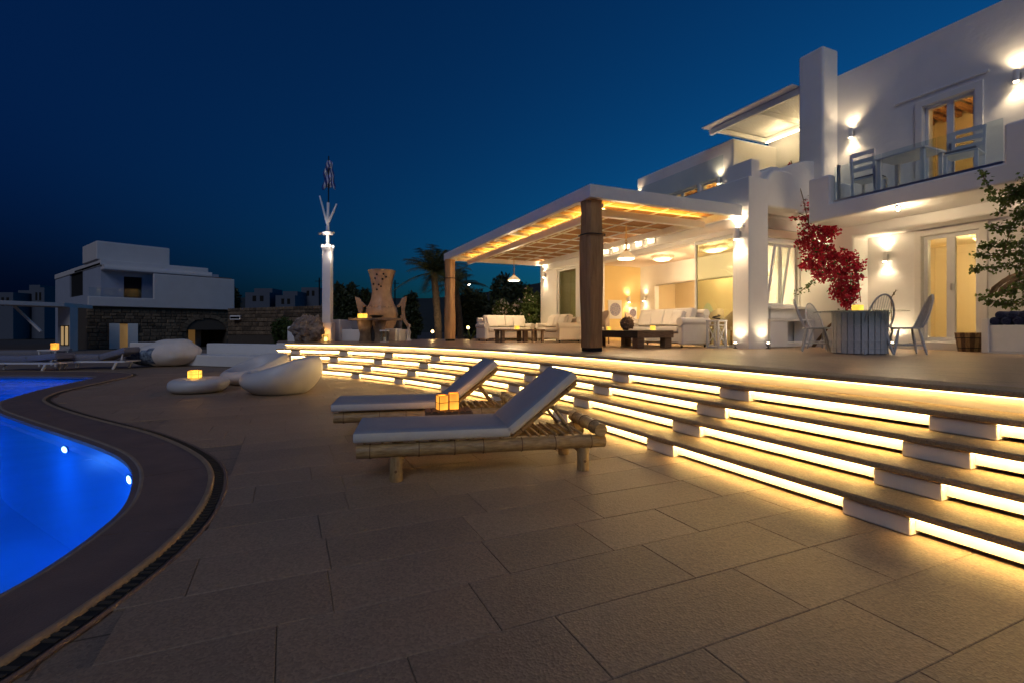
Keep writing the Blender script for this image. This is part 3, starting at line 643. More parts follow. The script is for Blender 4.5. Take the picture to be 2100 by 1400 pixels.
# recessed light at the balcony edge
t=thing('soffit_spotlight','bright star-like spotlight under the balcony edge','spotlight',W3(5.62,-2.3,3.60),HA)
MB().lathe([(0,-.05),(.03,-.05),(.055,-.03),(.06,.0),(0,.0)],16).build('bezel','steel',t,40); MB().lathe([(0,-.085),(.026,-.075),(.03,-.052),(0,-.052)],12).build('bulb','bulb_white',t,40)
MATS['bulb_white'].node_tree.nodes['Principled BSDF'].inputs['Emission Color'].default_value=(1,.86,.6,1)
plight(t,(-.03,0,-.13),42)
def ceil_lamp(v,u,z,label,pw,col=(1,.74,.42),r=.16):
    t=thing('ceiling_lamp',label,'ceiling lamp',W3(v,u,z),HA,'ceiling lamps inside the rooms')
    MB().lathe([(0,0),(.08,0),(.08,-.03),(0,-.03)][::-1],16).build('rose','white_metal',t)
    MB().lathe([(0,-.16),(r*.7,-.14),(r,-.09),(r*.8,-.04),(0,-.031)],18).build('shade','shade_glow',t,50)
    plight(t,(0,0,-.32),pw,col,.12); return t
ceil_lamp(9,-2.2,3.35,'round ceiling lamp inside the lit ground floor room at the right',60)
ceil_lamp(9.2,-2.3,6.6,'round ceiling lamp inside the upper room behind the balcony door',42,(1,.6,.22))
ceil_lamp(9,5.2,6.45,'round ceiling lamp in the upper left room with beams',130,(1,.66,.28))
ceil_lamp(10.8,2,6.65,'round ceiling lamp in the room behind the upper terrace',80)
ceil_lamp(5.6,4.4,3.52,'flat round ceiling lamp in the living room',60,(1,.72,.42),.3)
ceil_lamp(5.7,2.4,3.52,'second flat round ceiling lamp near the glass door in the living room',40,(1,.72,.42),.3)
ceil_lamp(7.8,4.6,3.52,'ceiling lamp in the back room beyond the arch',60,(1,.74,.42),.2)
ceil_lamp(5.6,2.0,3.52,'ceiling lamp seen through the kitchen window',30,(1,.74,.42),.16)
sconce_in=lambda v,u,z,l,pw:sconce(v,u,z,l,pw,'wall lamps inside the living room')
sconce_in(6.9,6.78,2.35,'wall lamp on the white pilaster inside the living room',10)
sconce_in(8.6,3.9,2.55,'wall lamp beside the mint arch in the back room',12)
t=sconce(6.3,7.1,2.3,'wall lamp above the framed plates on the yellow wall',14,'wall lamps inside the living room',axis='u')
# dome lamp behind the kitchen window
t=thing('pendant_lamp','white dome lamp hanging behind the kitchen window','pendant lamp',W3(6.0,1.3,2.45),HA)
MB().tube([(0,0,.25),(0,0,1.05)],.008,6).build('cord','dark_metal',t); MB().lathe([(.17,0),(.16,.06),(.13,.13),(.08,.18),(.02,.2),(0,.2)],20).build('dome','shade_glow',t,50); plight(t,(0,0,-.06),16)
# five cut-out lamps in the facade band
for k,u in enumerate((5.3,4.78,4.22,3.66,3.12)):
    nm=['first','second','third','fourth','fifth'][k]
    t=thing('cutout_lamp',nm+' from the left of five square glowing lamps in the band above the opening','wall lamp',W3(FV,u,3.76),HA,'row of square cut-out lamps on the facade')
    MB().solid([bx(-.03,-.001,-.17,.17,-.17,.17)],[bx(-.1,.1,-.14,.14,-.14,.14)]).build('frame','plaster_fine',t,bevel=.006)
    MB().box((-.012,-.138,-.138),(-.004,.138,.138)).build('glow_panel','led_panel' if 'led_panel' in MATS else mat('led_panel',(1,.85,.6),.5,emit=2.0,ecol=(1,.76,.45)),t)
    mb=MB()
    for a in range(4): mb.cb((-.02,math.cos(a*PI/2+PI/4)*.055,math.sin(a*PI/2+PI/4)*.055-.02),(.008,.05,.05))
    mb.box((-.026,-.03,-.05),(-.014,.03,.01)); mb.build('ornament','plaster_fine',t)
    plight(t,(-.14,0,-.02),9)

# ================================================================== PERGOLA
perg=thing('pergola','white beamed pergola with reed ceiling on two rough timber posts','pergola',(C0[0],C0[1],0),HA)
PL,PW=9.78,4.05; zt,zb_=3.97,3.73
def pb(mb,name,m,**k): return mb.build(name,m,perg,**k)
pb(MB().box((0,0,zb_),(.14,PL,zt)),'beam','white_paint',bevel=.012)
pb(MB().box((.141,0,zb_),(PW,.14,zt)),'beam','white_paint',bevel=.012)
pb(MB().box((.141,PL-.14,zb_),(PW,PL,zt)),'beam','white_paint',bevel=.012)
pb(MB().box((PW-.12,.141,zb_),(PW,PL-.141,zt)),'beam','white_paint',bevel=.012)
pb(MB().box((.80,.80,3.60),(.92,PL-.3,3.76)),'inner_beam','white_paint',bevel=.01)
pb(MB().box((.921,.80,3.60),(PW-.3,.92,3.76)),'inner_beam','white_paint',bevel=.01)
pb(MB().box((.86,.80,3.762),(.89,PL-.35,3.772)),'led_strip','led_cove'); pb(MB().box((.95,.86,3.762),(PW-.35,.89,3.772)),'led_strip','led_cove')
for k in range(8): pb(MB().box((.142,.7+k*1.17,3.76),(.80,.76+k*1.17,3.84)),'bracket','white_paint')
# reed ceiling panels and white battens
vs_=[.14,1.0,1.75,2.5,3.25,PW-.12]; us_=[.14]+[.14+ (PL-.28)*k/12 for k in range(1,13)]
for a,b in zip(vs_,vs_[1:]):
    for c,d in zip(us_,us_[1:]): pb(MB().box((a+.003,c+.003,3.90),(b-.003,d-.003,3.925)),'ceiling_panel','reed')
for v in vs_[1:-1]: pb(MB().box((v-.012,.142,3.865),(v+.012,PL-.142,3.898)),'batten','white_paint')
for u in us_[1:-1]: pb(MB().box((.142,u-.012,3.868),(PW-.122,u+.012,3.896)),'batten','white_paint')
pb(MB().box((.01,.01,3.972),(PW-.01,PL-.01,3.985)),'roof_sheet','white_paint')
def trunk(vc,uc,wd,seed,name='timber_post'):
    rr=random.Random(seed); mb=MB(); prof=[]; n=14
    zs=[TZ+.07+ (zb_-TZ-.07)*k/14 for k in range(15)]; vs=[];fs=[]
    ph=[rr.uniform(.82,1.12) for _ in range(n)]
    for z in zs:
        ww=1+.07*math.sin(z*2.3+seed)+(.06 if z>2.9 else 0)*math.sin(z*5)
        if abs(z-3.05)<.12: ww*=.93
        for k in range(n):
            a=2*PI*k/n; q=wd/2*ph[k]*ww*(1+.05*noise.noise((math.cos(a)*2,math.sin(a)*2,z*1.5+seed)))
            e=(abs(math.cos(a))**4+abs(math.sin(a))**4)**-.25
            vs.append((vc+q*e*math.cos(a),uc+q*e*math.sin(a),z))
    m=len(zs)
    for i in range(m-1):
        for k in range(n): fs.append((i*n+k,i*n+(k+1)%n,(i+1)*n+(k+1)%n,(i+1)*n+k))
    fs+=[tuple(range(n-1,-1,-1)),tuple((m-1)*n+k for k in range(n))]
    mb.add(vs,fs); o=pb(mb,name,'trunk_wood',smooth=40)
    MB().box((vc-wd*.36,uc-wd*.36,TZ-.002),(vc+wd*.36,uc+wd*.36,TZ+.075)).build('plinth','dark_metal',o)
    MB().tube([(vc+wd*.60*math.cos(a*PI/10)*(abs(math.cos(a*PI/10))**4+abs(math.sin(a*PI/10))**4)**-.25*.96,uc+wd*.60*math.sin(a*PI/10)*(abs(math.cos(a*PI/10))**4+abs(math.sin(a*PI/10))**4)**-.25*.96,3.05) for a in range(20)],.012,6,closed=True).build('binding','dark_metal',o)
trunk(.22,.27,.40,2); trunk(.16,9.50,.38,5)
def pendant(px,py_top,label,pw):
    zc=3.84; x,y=G(px,py_top,zc); t=thing('pendant_lamp',label,'pendant lamp',(x,y,2.95),0,'pendant lamps under the pergola')
    MB().tube([(0,0,.42),(0,0,.88)],.012,8).build('cord','brass',t); 
    mb=MB(); mb.tube([(.03*math.cos(k*PI/5),0,.42+.03*math.sin(k*PI/5)) for k in range(10)],.006,6,closed=True); mb.build('ring','brass',t)
    MB().lathe([(.018,.40),(.03,.37),(.018,.34),(.02,.24),(.04,.2),(.06,.17)],12).build('stem','brass',t,40)
    MB().lathe([(.22,.0),(.225,.03),(.16,.09),(.08,.15),(.055,.18),(.05,.18),(.07,.145),(.15,.085),(.21,.03),(.21,.0)],24).build('shade','brass_shade' if 'brass_shade' in MATS else mat('brass_shade',(.75,.62,.42),.4,emit=.55,ecol=(1,.72,.36)),t,50)
    MB().lathe([(0,-.02),(.20,-.015),(.205,.004),(0,.01)],24).build('diffuser','diff' if 'diff' in MATS else mat('diff',(1,.9,.7),.5,emit=5,ecol=(1,.78,.46)),t)
    plight(t,(0,0,-.10),pw); return t
pendant(1054,525,'small far pendant lamp hanging between the timber posts',95); pendant(1284,457,'larger near pendant lamp in front of the square cut-out lamps',100)

# ================================================================== BAMBOO LOUNGERS
def bamboo(mb,p,q,r,n=12,nodes=6,seed=0):
    p=Vector(p);q=Vector(q); rr=random.Random(seed); pts=[];rs=[]
    L=(q-p).length; ks=sorted([(i+rr.uniform(.3,.7))/nodes for i in range(nodes)])
    ts=sorted(set([0,1]+[k+d for k in ks for d in(-.012,0,.012) if 0<k+d<1]))
    for t in ts:
        bump=1.0
        for k in ks:
            if abs(t-k)<.004: bump=1.10
        pts.append(p.lerp(q,t)); rs.append(r*bump)
    mb.tube(pts,rs,n); return ks
def bam(name,p,q,r,parent,nodes=6,seed=0,m='bamboo'):
    mb=MB(); ks=bamboo(mb,p,q,r,12,nodes,seed); o=mb.build(name,m,parent,50)
    P=Vector(p);Q=Vector(q); d=(Q-P).normalized(); nb=MB()
    for k in ks:
        c=P.lerp(Q,k); nb.tube([c-d*.004,c+d*.004],r*1.06,12)
    for j,k in enumerate(ks):
        c=P.lerp(Q,k); MB().tube([c-d*.004,c+d*.004],r*1.105,12).build('node_ring','bamboo_node',o,50)
    return o
def cushion(name,L,Wd,H,parent,m,T=None,nx=14,ny=6,sag=.006):
    # soft slab: rounded edges with slight unevenness, local x 0..L, y 0..Wd, z 0..H
    mb=MB(); vs=[];fs=[]
    def put(x,y,z): vs.append(tuple(T@Vector((x,y,z))) if T else (x,y,z)); return len(vs)-1
    gx=[0,.012]+[.012+(L-.024)*i/nx for i in range(1,nx)]+[L-.012,L]; gy=[0,.012]+[.012+(Wd-.024)*i/ny for i in range(1,ny)]+[Wd-.012,Wd]
    top={};bot={}
    for i,x in enumerate(gx):
        for j,y in enumerate(gy):
            e=min(x,L-x,y,Wd-y); dz=0 if e>.011 else .012
            w_=noise.noise((x*4+L*9,y*4,H*7))*sag
            top[i,j]=put(x,y,H-dz+w_*(1 if e>.02 else .4)); bot[i,j]=put(x,y,dz)
    a,b=len(gx),len(gy)
    for i in range(a-1):
        for j in range(b-1): fs.append((top[i,j],top[i+1,j],top[i+1,j+1],top[i,j+1])); fs.append((bot[i,j],bot[i,j+1],bot[i+1,j+1],bot[i+1,j]))
    for i in range(a-1): fs.append((bot[i,0],bot[i+1,0],top[i+1,0],top[i,0])); fs.append((top[i,b-1],top[i+1,b-1],bot[i+1,b-1],bot[i,b-1]))
    for j in range(b-1): fs.append((top[0,j],top[0,j+1],bot[0,j+1],bot[0,j])); fs.append((bot[a-1,j],bot[a-1,j+1],top[a-1,j+1],top[a-1,j]))
    b0=len(mb.v); mb.v+=vs; mb.f+=fs; mb.m+=[0]*len(fs)
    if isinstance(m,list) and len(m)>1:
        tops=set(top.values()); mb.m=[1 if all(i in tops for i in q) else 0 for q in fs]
    return mb.build(name,m,parent,75)
def lounger(loc,rz,label):
    t=thing('bamboo_lounger',label,'sun lounger',loc,rz,'bamboo sun loungers on the pool deck')
    Lr=2.05; Wd=.66
    for y,sd in((.05,1),(Wd-.05,4)):
        bam('side_rail',(0,y,.245),(Lr,y,.245),.055,t,7,sd)
        for x in(.30,1.86):
            o=MB().lathe([(.0,0),(.05,0),(.052,.02),(.05,.10),(.052,.2),(.047,.20),(0,.2)],14,Matrix.Translation((x,y,0)))
            lg=o.build('leg','bamboo_post',t,40); MB().lathe([(0,-.052),(.012,-.052),(.012,.052),(0,.052)],8,Matrix.Translation((x,y,.085))@Matrix.Rotation(R(90),4,'X')).build('peg','bamboo_node',lg)
    bam('stretcher',(.30,Wd-.05,.105),(1.86,Wd-.05,.105),.018,t,6,8)
    for x in(.34,1.86): bam('cross_pole',(x,.05,.155),(x,Wd-.05,.155),.025,t,2,3)
    bam('brace',(1.62,Wd-.06,.155),(1.84,Wd-.06,.06),.014,t,2,5)
    bam('head_roll',(1.99,-.04,.352),(1.99,Wd+.04,.352),.055,t,3,6)
    for k in range(9): bam('slat',(.06+k*.135,.05,.309),(.06+k*.135,Wd-.05,.309),.011,t,2,k)
    for k in range(7): bam('slat',(1.40+k*.075,.05,.309),(1.40+k*.075,Wd-.05,.309),.011,t,2,k+20)
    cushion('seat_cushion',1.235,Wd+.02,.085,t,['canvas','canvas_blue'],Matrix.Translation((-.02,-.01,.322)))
    ang=R(-39); T=Matrix.Translation((1.235,-.01,.335))@Matrix.Rotation(ang,4,'Y')
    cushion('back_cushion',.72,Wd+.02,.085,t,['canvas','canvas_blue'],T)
    for y in(.06,Wd-.06):
        p=T@Vector((-.02,y+.01,-.03)); q=T@Vector((.70,y+.01,-.03)); bam('back_rail',p,q,.024,t,3,7)
    for k in range(6):
        p=T@Vector((.06+k*.12,.05,-.03)); q=T@Vector((.06+k*.12,Wd-.03,-.03)); bam('back_slat',p,q,.010,t,2,k+40)
    for y in(.12,Wd-.12): bam('prop',tuple(T@Vector((.42,y,-.05))),(1.78,y,.318),.014,t,2,9)
    return t
a1=R(11.5); x0,y0=G(812,985); 
lounger((x0-.30*math.cos(a1)+.05*math.sin(a1),y0-.30*math.sin(a1)-.05*math.cos(a1),0),a1,'nearer of the two bamboo sun loungers, white cushion raised at the head')
a2=R(12); x0,y0=G(735,903)
lounger((x0-.26*math.cos(a2),y0-.26*math.sin(a2),0),a2,'farther of the two bamboo sun loungers, behind the low table with orange lantern')
# low table with lattice lantern between them
t=thing('low_table','small dark wooden table between the two bamboo loungers','side table',(-.66,5.16,0),a1)
MB().box((-.24,-.13,.335),(.24,.13,.36)).build('table_top','old_wood',t,bevel=.004)
for k in range(7): MB().box((-.235+k*.068,-.128,.3605),(-.185+k*.068,.128,.372)).build('slat','old_wood',t)
for sx in(-.19,.19):
    MB().bar((sx,-.11,0),(sx,.11,.335),.022,.022).build('leg','old_wood',t); MB().bar((sx+.024,.11,0),(sx+.024,-.11,.335),.022,.022).build('leg','old_wood',t)
def lantern(loc,rz,label,s=.13,h=.13,m='lantern_glow',nx=2,group='glowing candle lanterns',pw=1.5,lat=True):
    t=thing('candle_lantern',label,'lantern',loc,rz,group)
    MB().box((-s/2,-s/2,.004),(s/2,s/2,h)).build('glow_body',m,t,bevel=.006)
    if lat:
        fr=MB(); e=.006; q=s/2+.002
        fr.solid([bx(-q,q,-q,q,0,h+.004)],[bx(-q+e,q-e,-q+e,q-e,-1,1)]+[]) if False else None
        for sx in(-1,1):
            for sy in(-1,1): fr.box((sx*q-e/2,sy*q-e/2,0),(sx*q+e/2,sy*q+e/2,h+.004))
        for z in(0,h*.5,h):
            for sx in(-1,1):
                fr.box((sx*q-e/2+.0005,-q,z),(sx*q+e/2-.0005,q,z+.005)); fr.box((-q,sx*q-e/2+.0005,z+.0003),(q,sx*q+e/2-.0005,z+.0053))
        fr.build('frame','bamboo_node',t)
    plight(t,(0,0,h+.06),pw,(1,.42,.06),.05); return t
lantern((-.72,5.12,.374),a1+R(20),'left of the two orange lanterns on the low table between the bamboo loungers',.095,.15)
lantern((-.605,5.17,.374),a1,'right of the two orange lanterns on the low table between the bamboo loungers',.095,.165)

# ================================================================== RING SEATS
def ring_seat(loc,rz,label,Ro,hf,hb,tube_f,tube_b,name='ring_chair',cat='chair',group='pale pebble-shaped seats by the pool',seatz=.27,pinch=1.0):
    t=thing(name,label,cat,loc,rz,group); mb=MB(); n,m=48,18; vs=[];fs=[]
    for i in range(n):
        a=2*PI*i/n; s=(1+math.cos(a))/2; s=s*s*(3-2*s)       # 1 at the back (+x)
        H=hf+(hb-hf)*s; w_=tube_f+(tube_b-tube_f)*s
        for k in range(m):
            b=2*PI*k/m; cx,cz=math.cos(b),math.sin(b)
            rr=Ro-w_+w_*math.copysign(abs(cx)**.9,cx)+ (.10*s*(cz*.5+.5)); z=H/2+H/2*math.copysign(abs(cz)**.85,cz)
            vs.append((rr*math.cos(a),rr*math.sin(a),max(0,z)))
    for i in range(n):
        for k in range(m): fs.append((i*m+k,((i+1)%n)*m+k,((i+1)%n)*m+(k+1)%m,i*m+(k+1)%m))
    mb.add(vs,fs); mb.build('shell','resin_white',t,70)
    ri=Ro-2*tube_f+.06; MB().lathe([(0,.03),(ri,.03),(ri,seatz-.03),(ri-.03,seatz),(0,seatz+.005)],32).build('seat' if name!='ring_table' else 'table_top','resin_white',t,40); return t
x,y=G(405,803); ring_seat((x,y,0),0,'low round pebble table with an orange lantern on it',.49,.27,.27,.20,.20,'ring_table','table','pale pebble-shaped seats by the pool',.262)
lantern((x-.02,y-.05,.275),R(15),'orange lantern on the round pebble table',.19,.14,'lantern_yellow',pw=2.5)
def bowl_chair(loc,rz,label,k_=1.0,zf=.24,zb2=.64):
    t=thing('bowl_chair',label,'chair',loc,rz,'pale pebble-shaped seats by the pool'); mb=MB(); n=56; prof=16; vs=[];fs=[]
    for i in range(n):
        a=2*PI*i/n; q=(1+math.cos(a))/2; q=q*q*(3-2*q); zr=zf+(zb2-zf)*q; row=[]
        for k in range(10):
            f=k/9; r_=.44+.27*math.sin(PI*f*.72)+.04*q*f; z=zr*f**1.15; row.append((r_,z))
        ro=row[-1][0]
        row+=[(ro-.02,zr+.018),(ro-.06,zr+.024),(ro-.10,zr+.008),(ro-.13,max(.17,zr*.72)),(ro-.19,max(.16,zr*.42)),(.30,.155)]
        for r_,z in row: vs.append((r_*math.cos(a)*k_,r_*math.sin(a)*k_,z*k_))
    m=len(row)
    for i in range(n):
        j2=(i+1)%n
        for k in range(m-1): fs.append((i*m+k,j2*m+k,j2*m+k+1,i*m+k+1))
    fs.append(tuple(i*m+m-1 for i in range(n))); fs.append(tuple(i*m for i in range(n-1,-1,-1)))
    mb.add(vs,fs); mb.build('shell','resin_white',t,70)
    MB().lathe([(0,.157),(.30,.157),(.36,.175),(.34,.20),(.2,.215),(0,.22)],32).build('seat_pad','resin_white',t,60); return t
x,y=G(572,806); bowl_chair((x,y+.1,0),R(15),'pebble-shaped bowl chair nearest the lit steps, tall side to the right',1.0,.38,.66)
x,y=G(505,790); bowl_chair((x-.02,y+.40,0),R(48),'pebble-shaped bowl chair behind the other, its hollow facing left',.96,.29,.66)

# ================================================================== BUILT-IN BENCH, BEANBAG, LEFT LOUNGERS
bn=thing('built_in_bench','long low white masonry bench with backrest beyond the ring chairs','bench',(0,0,0),0)
def qpoly(pts,z0,z1,name,m,parent,bev=.03): return MB().prism(pts,z0,z1).build(name,m,parent,bevel=bev,seg=3)
A_=G(345,748); B_=G(600,757); A2=(A_[0]+.4,A_[1]+2.3); B2=(B_[0]+.35,B_[1]+2.3)
qpoly([A_,B_,(B_[0]+.15,B_[1]+.9),(A_[0]+.15,A_[1]+.95)],0,.36,'seat','plaster',bn)
qpoly([(A_[0]+.7,A_[1]+.955),(B_[0]+.15,B_[1]+.905),(B_[0]+.2,B_[1]+1.25),(A_[0]+.76,A_[1]+1.3)],0,.70,'backrest','plaster',bn)
wl=thing('low_wall','short white garden wall left of the beanbag with a square recess','wall',(0,0,0))
p=G(265,743); qpoly([p,(p[0]+1.05,p[1]-.1),(p[0]+1.1,p[1]+.25),(p[0]+.05,p[1]+.35)],0,.72,'wall','plaster',wl); MB().box((p[0]+.22,p[1]-.06,.25),(p[0]+.62,p[1]-.046,.55)).build('recess','grey_fabric',wl)
# beanbag: sagging soft volume, patterned lower flank
t=thing('beanbag','large slumped white beanbag with a blue patterned flank','beanbag',(*G(345,750),0),R(10)); mb=MB(); n,m=36,20; vs=[];fs=[]
for i in range(m+1):
    for k in range(n):
        th=PI*i/m; a=2*PI*k/n; x=math.sin(th)*math.cos(a); y=math.sin(th)*math.sin(a); z=math.cos(th)
        wz=noise.noise((x*2.2,y*2.2,z*2.2))*.10
        X=.95*x*(1+wz)-(.25*(1-z) if x<0 else 0)*abs(x); Y=.55*y*(1+wz); Z=.42+.44*z*(1+wz)+.14*x*(z>0)*z
        vs.append((X,Y,max(0,Z)))
for i in range(m):
    for k in range(n): fs.append((i*n+k,(i+1)*n+k,(i+1)*n+(k+1)%n,i*n+(k+1)%n))
bag=MB(); bag.v=vs
for q in fs:
    c=sum((Vector(vs[i]) for i in q),Vector())/4
    bag.f.append(q); bag.m.append(1 if (c.x<-.25 and c.z<.62+.35*(c.x+.25)) else 0)
bag.build('bag',['linen','pattern_blue'],t,70)
def metal_lounger(px,py,rz,label,Ln=1.95,up=.30,y_in=0):
    x,y=G(px,py); t=thing('pool_lounger',label,'sun lounger',(x,y,0),rz,'grey cushioned loungers across the pool'); Wd=.75
    MB().solid([bx(0,Ln,0,.05,.20,.25),bx(0,Ln,Wd-.05,Wd,.20,.25),bx(0,.05,.05,Wd-.05,.20,.25),bx(Ln-.05,Ln,.05,Wd-.05,.20,.25)]).build('frame','white_metal',t)
    for lx,dx in((.10,-.06),(Ln-.25,-.10)):
        for ly in(.03,Wd-.03): MB().bar((lx+dx,ly,0),(lx,ly,.20),.06,.05).build('leg','white_metal',t)
    cushion('seat_cushion',Ln*.62,Wd-.04,.19,t,'grey_fabric',Matrix.Translation((.02,.02,.252)))
    cushion('back_cushion',Ln*.40,Wd-.04,.17,t,'grey_fabric',Matrix.Translation((Ln*.62,.02,.262))@Matrix.Rotation(-up,4,'Y'))
    MB().bar((Ln*.92,.1,.25),(Ln*.94,.1,.25+Ln*.28*math.sin(up)+.1),.03,.03).build('back_prop','white_metal',t)
    return t
metal_lounger(115,757,R(4),'grey cushioned pool lounger with its back slightly raised, right of the small table')
metal_lounger(-45,761,R(2),'grey cushioned pool lounger at the far left edge of the picture',2.1,.1)
metal_lounger(-10,745,R(2),'grey flat lounger in the second row behind the small candle table',2.0,.08)
x,y=G(118,752); t=thing('side_table','small white square side table between the far loungers','side table',(x-.55,y+.45,0)); MB().box((-.3,-.25,.50),(.3,.25,.54)).build('table_top','white_metal',t)
for sx in(-.26,.26):
    for sy in(-.21,.21): MB().box((sx-.02,sy-.02,0),(sx+.02,sy+.02,.50)).build('leg','white_metal',t)
lantern((x-.55+.05,y+.45,.541),0,'orange lantern on the white side table between the far loungers',.15,.20,'lantern_glow',pw=1.5,lat=False)

# ================================================================== NEIGHBOUR HOUSE
ND=30.0; nx0,ny0=(183-1050)/FPX*ND,ND; na=R(90-39.0)
nb=thing('neighbour_house','dark two-storey white and stone house across the pool at the left','house',(nx0,ny0,0),na)   # local x along the front, y backwards
def nbp(mb,name,m,**k): return mb.build(name,m,nb,**k)
ZF=2.6
nbp(MB().solid([bx(.0,8.3,.5,.9,-.1,ZF-.003)],[bx(1.45,2.35,0,2,.0,1.55),bx(5.3,7.9,0,2,-.2,1.15)]),'ground_wall','mortar')
# arch top over the passage
pts=[(5.3,1.15)]+[(6.6-1.3*math.cos(PI*k/12),1.15+.75*math.sin(PI*k/12)) for k in range(13)]+[(7.9,1.15)]
nbp(MB().solid([bx(.0,8.3,4,4.4,-.1,ZF-.003),bx(-.0,.4,.9,4,-.1,ZF-.003),bx(7.9,8.3,.9,4,-.1,ZF-.003)]),'inner_wall','mortar')
rr=random.Random(5)
# rubble stones of the ground storey
z=0.0; cnt=0
while z<ZF-.12:
    hh=rr.uniform(.16,.26); x=rr.uniform(-.1,.1)
    while x<8.25:
        ww=rr.uniform(.22,.55); cx,cz=x+ww/2,z+hh/2; x+=ww
        if 1.30<cx<2.5 and cz<1.65: continue
        if ((cx-6.6)/1.5)**2+(max(0,cz-1.0)/.95)**2<1: continue
        if cz>ZF-.1: continue
        d=rr.uniform(.02,.07); mb=MB(); a,b=ww/2-.012,hh/2-.012
        j=lambda:rr.uniform(-.02,.02)
        mb.add([(cx-a+j(),.5,cz-b),(cx+a,.5,cz-b+j()),(cx+a+j(),.5,cz+b),(cx-a,.5,cz+b+j()),(cx-a*.8,.5-d,cz-b*.75),(cx+a*.8,.5-d,cz-b*.75),(cx+a*.8,.5-d,cz+b*.75),(cx-a*.8,.5-d,cz+b*.75)],[(4,5,6,7),(0,1,5,4),(1,2,6,5),(2,3,7,6),(3,0,4,7)])
        nbp(mb,'stone','stone_a'); cnt+=1
    z+=hh
# arch ring
for k in range(13):
    a0,a1_=PI*k/13+.01,PI*(k+1)/13-.01; mb=MB(); q=[]
    for (rad,yy) in((1.3,.42),(1.62,.42),(1.3,.9),(1.62,.9)):
        for a in(a0,a1_): q.append((6.6-rad*math.cos(a),yy,1.05+rad*.72*math.sin(a)))
    mb.add(q,[(0,1,3,2),(0,2,6,4),(1,5,7,3),(0,4,5,1),(2,3,7,6)]); nbp(mb,'arch_stone','stone_a')
nbp(MB().box((1.46,.6,.0),(2.34,.64,1.54)),'window_pane','lit_pane')
for x in(1.05,2.0): nbp(MB().box((x,.40,-.02),(x+.52,.46,1.56)),'shutter','white_paint')
nbp(MB().box((5.9,3.2,.0),(6.3,3.26,1.5)),'shutter','white_paint'); nbp(MB().box((6.75,3.2,.0),(7.15,3.26,1.5)),'shutter','white_paint'); nbp(MB().box((6.3,3.22,.0),(6.75,3.24,1.5)),'window_pane','lit_pane')
# upper storey
nbp(MB().solid([bx(0,8.35,.25,.5,ZF,3.20),bx(3.35,8.35,.25,.5,3.2,4.85),bx(8.1,8.35,.5,6,ZF,4.85)]),'upper_front','neighbour_plaster',bevel=.04)
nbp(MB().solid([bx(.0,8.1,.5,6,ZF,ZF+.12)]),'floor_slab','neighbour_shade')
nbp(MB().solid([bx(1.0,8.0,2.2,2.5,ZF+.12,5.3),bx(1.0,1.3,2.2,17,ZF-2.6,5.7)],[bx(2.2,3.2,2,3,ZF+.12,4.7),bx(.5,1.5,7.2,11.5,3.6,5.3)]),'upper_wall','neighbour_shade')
nbp(MB().box((2.22,2.3,ZF+.13),(3.18,2.33,4.69)),'balcony_door','void'); nbp(MB().box((1.1,7.21,3.61),(1.13,11.49,5.29)),'window_pane','void')
nbp(MB().solid([bx(.96,7.3,1.4,2.19,5.0,5.35),bx(.96,7.3,2.19,17.05,5.3,5.72)]),'roof','neighbour_plaster',bevel=.05)
nbp(MB().solid([bx(.85,4.95,2.6,6.5,5.725,6.95)]),'roof_house','neighbour_plaster',bevel=.06)
nbp(MB().box((.05,.36,3.21),(3.3,.38,3.75)),'glass_railing','glass_rail')
nbp(MB().solid([bx(7.2,8.3,.6,5,4.86,4.95)]),'roof_edge','old_wood')
# flat sunroof at its left on a white pier
sp_=thing('flat_sunroof','thin grey flat sunroof with a diagonal brace at the far left','canopy',(0,0,0))
p=D(-40,621,24); q=D(132,621,27)
MB().prism([(p[0],p[1]),(q[0],q[1]),(q[0]-1,q[1]+3),(p[0]-1,p[1]+3)],2.42,2.62).build('roof','neighbour_plaster',sp_)
MB().box((q[0]-.72,q[1]+.4,0),(q[0]-.05,q[1]+.9,2.41)).build('pier','neighbour_plaster',sp_); MB().bar(D(28,627,26),D(84,680,26),.10,.10).build('brace','neighbour_plaster',sp_)
t=thing('lit_slot_window','pair of tall narrow lit window panes on the dark ground floor left','window',(q[0]-.35,q[1]+.38,0)); MB().box((-.16,-.02,.35),(-.02,.0,1.35)).build('pane','lit_slot' if 'lit_slot' in MATS else mat('lit_slot',(1,.8,.4),.5,emit=.30,ecol=(1,.62,.25)),t); MB().box((.06,-.02,.35),(.22,.0,1.35)).build('pane','lit_slot',t); MB().solid([bx(-.2,.26,-.01,.01,.3,1.4)]).build('frame','dark_metal',t)

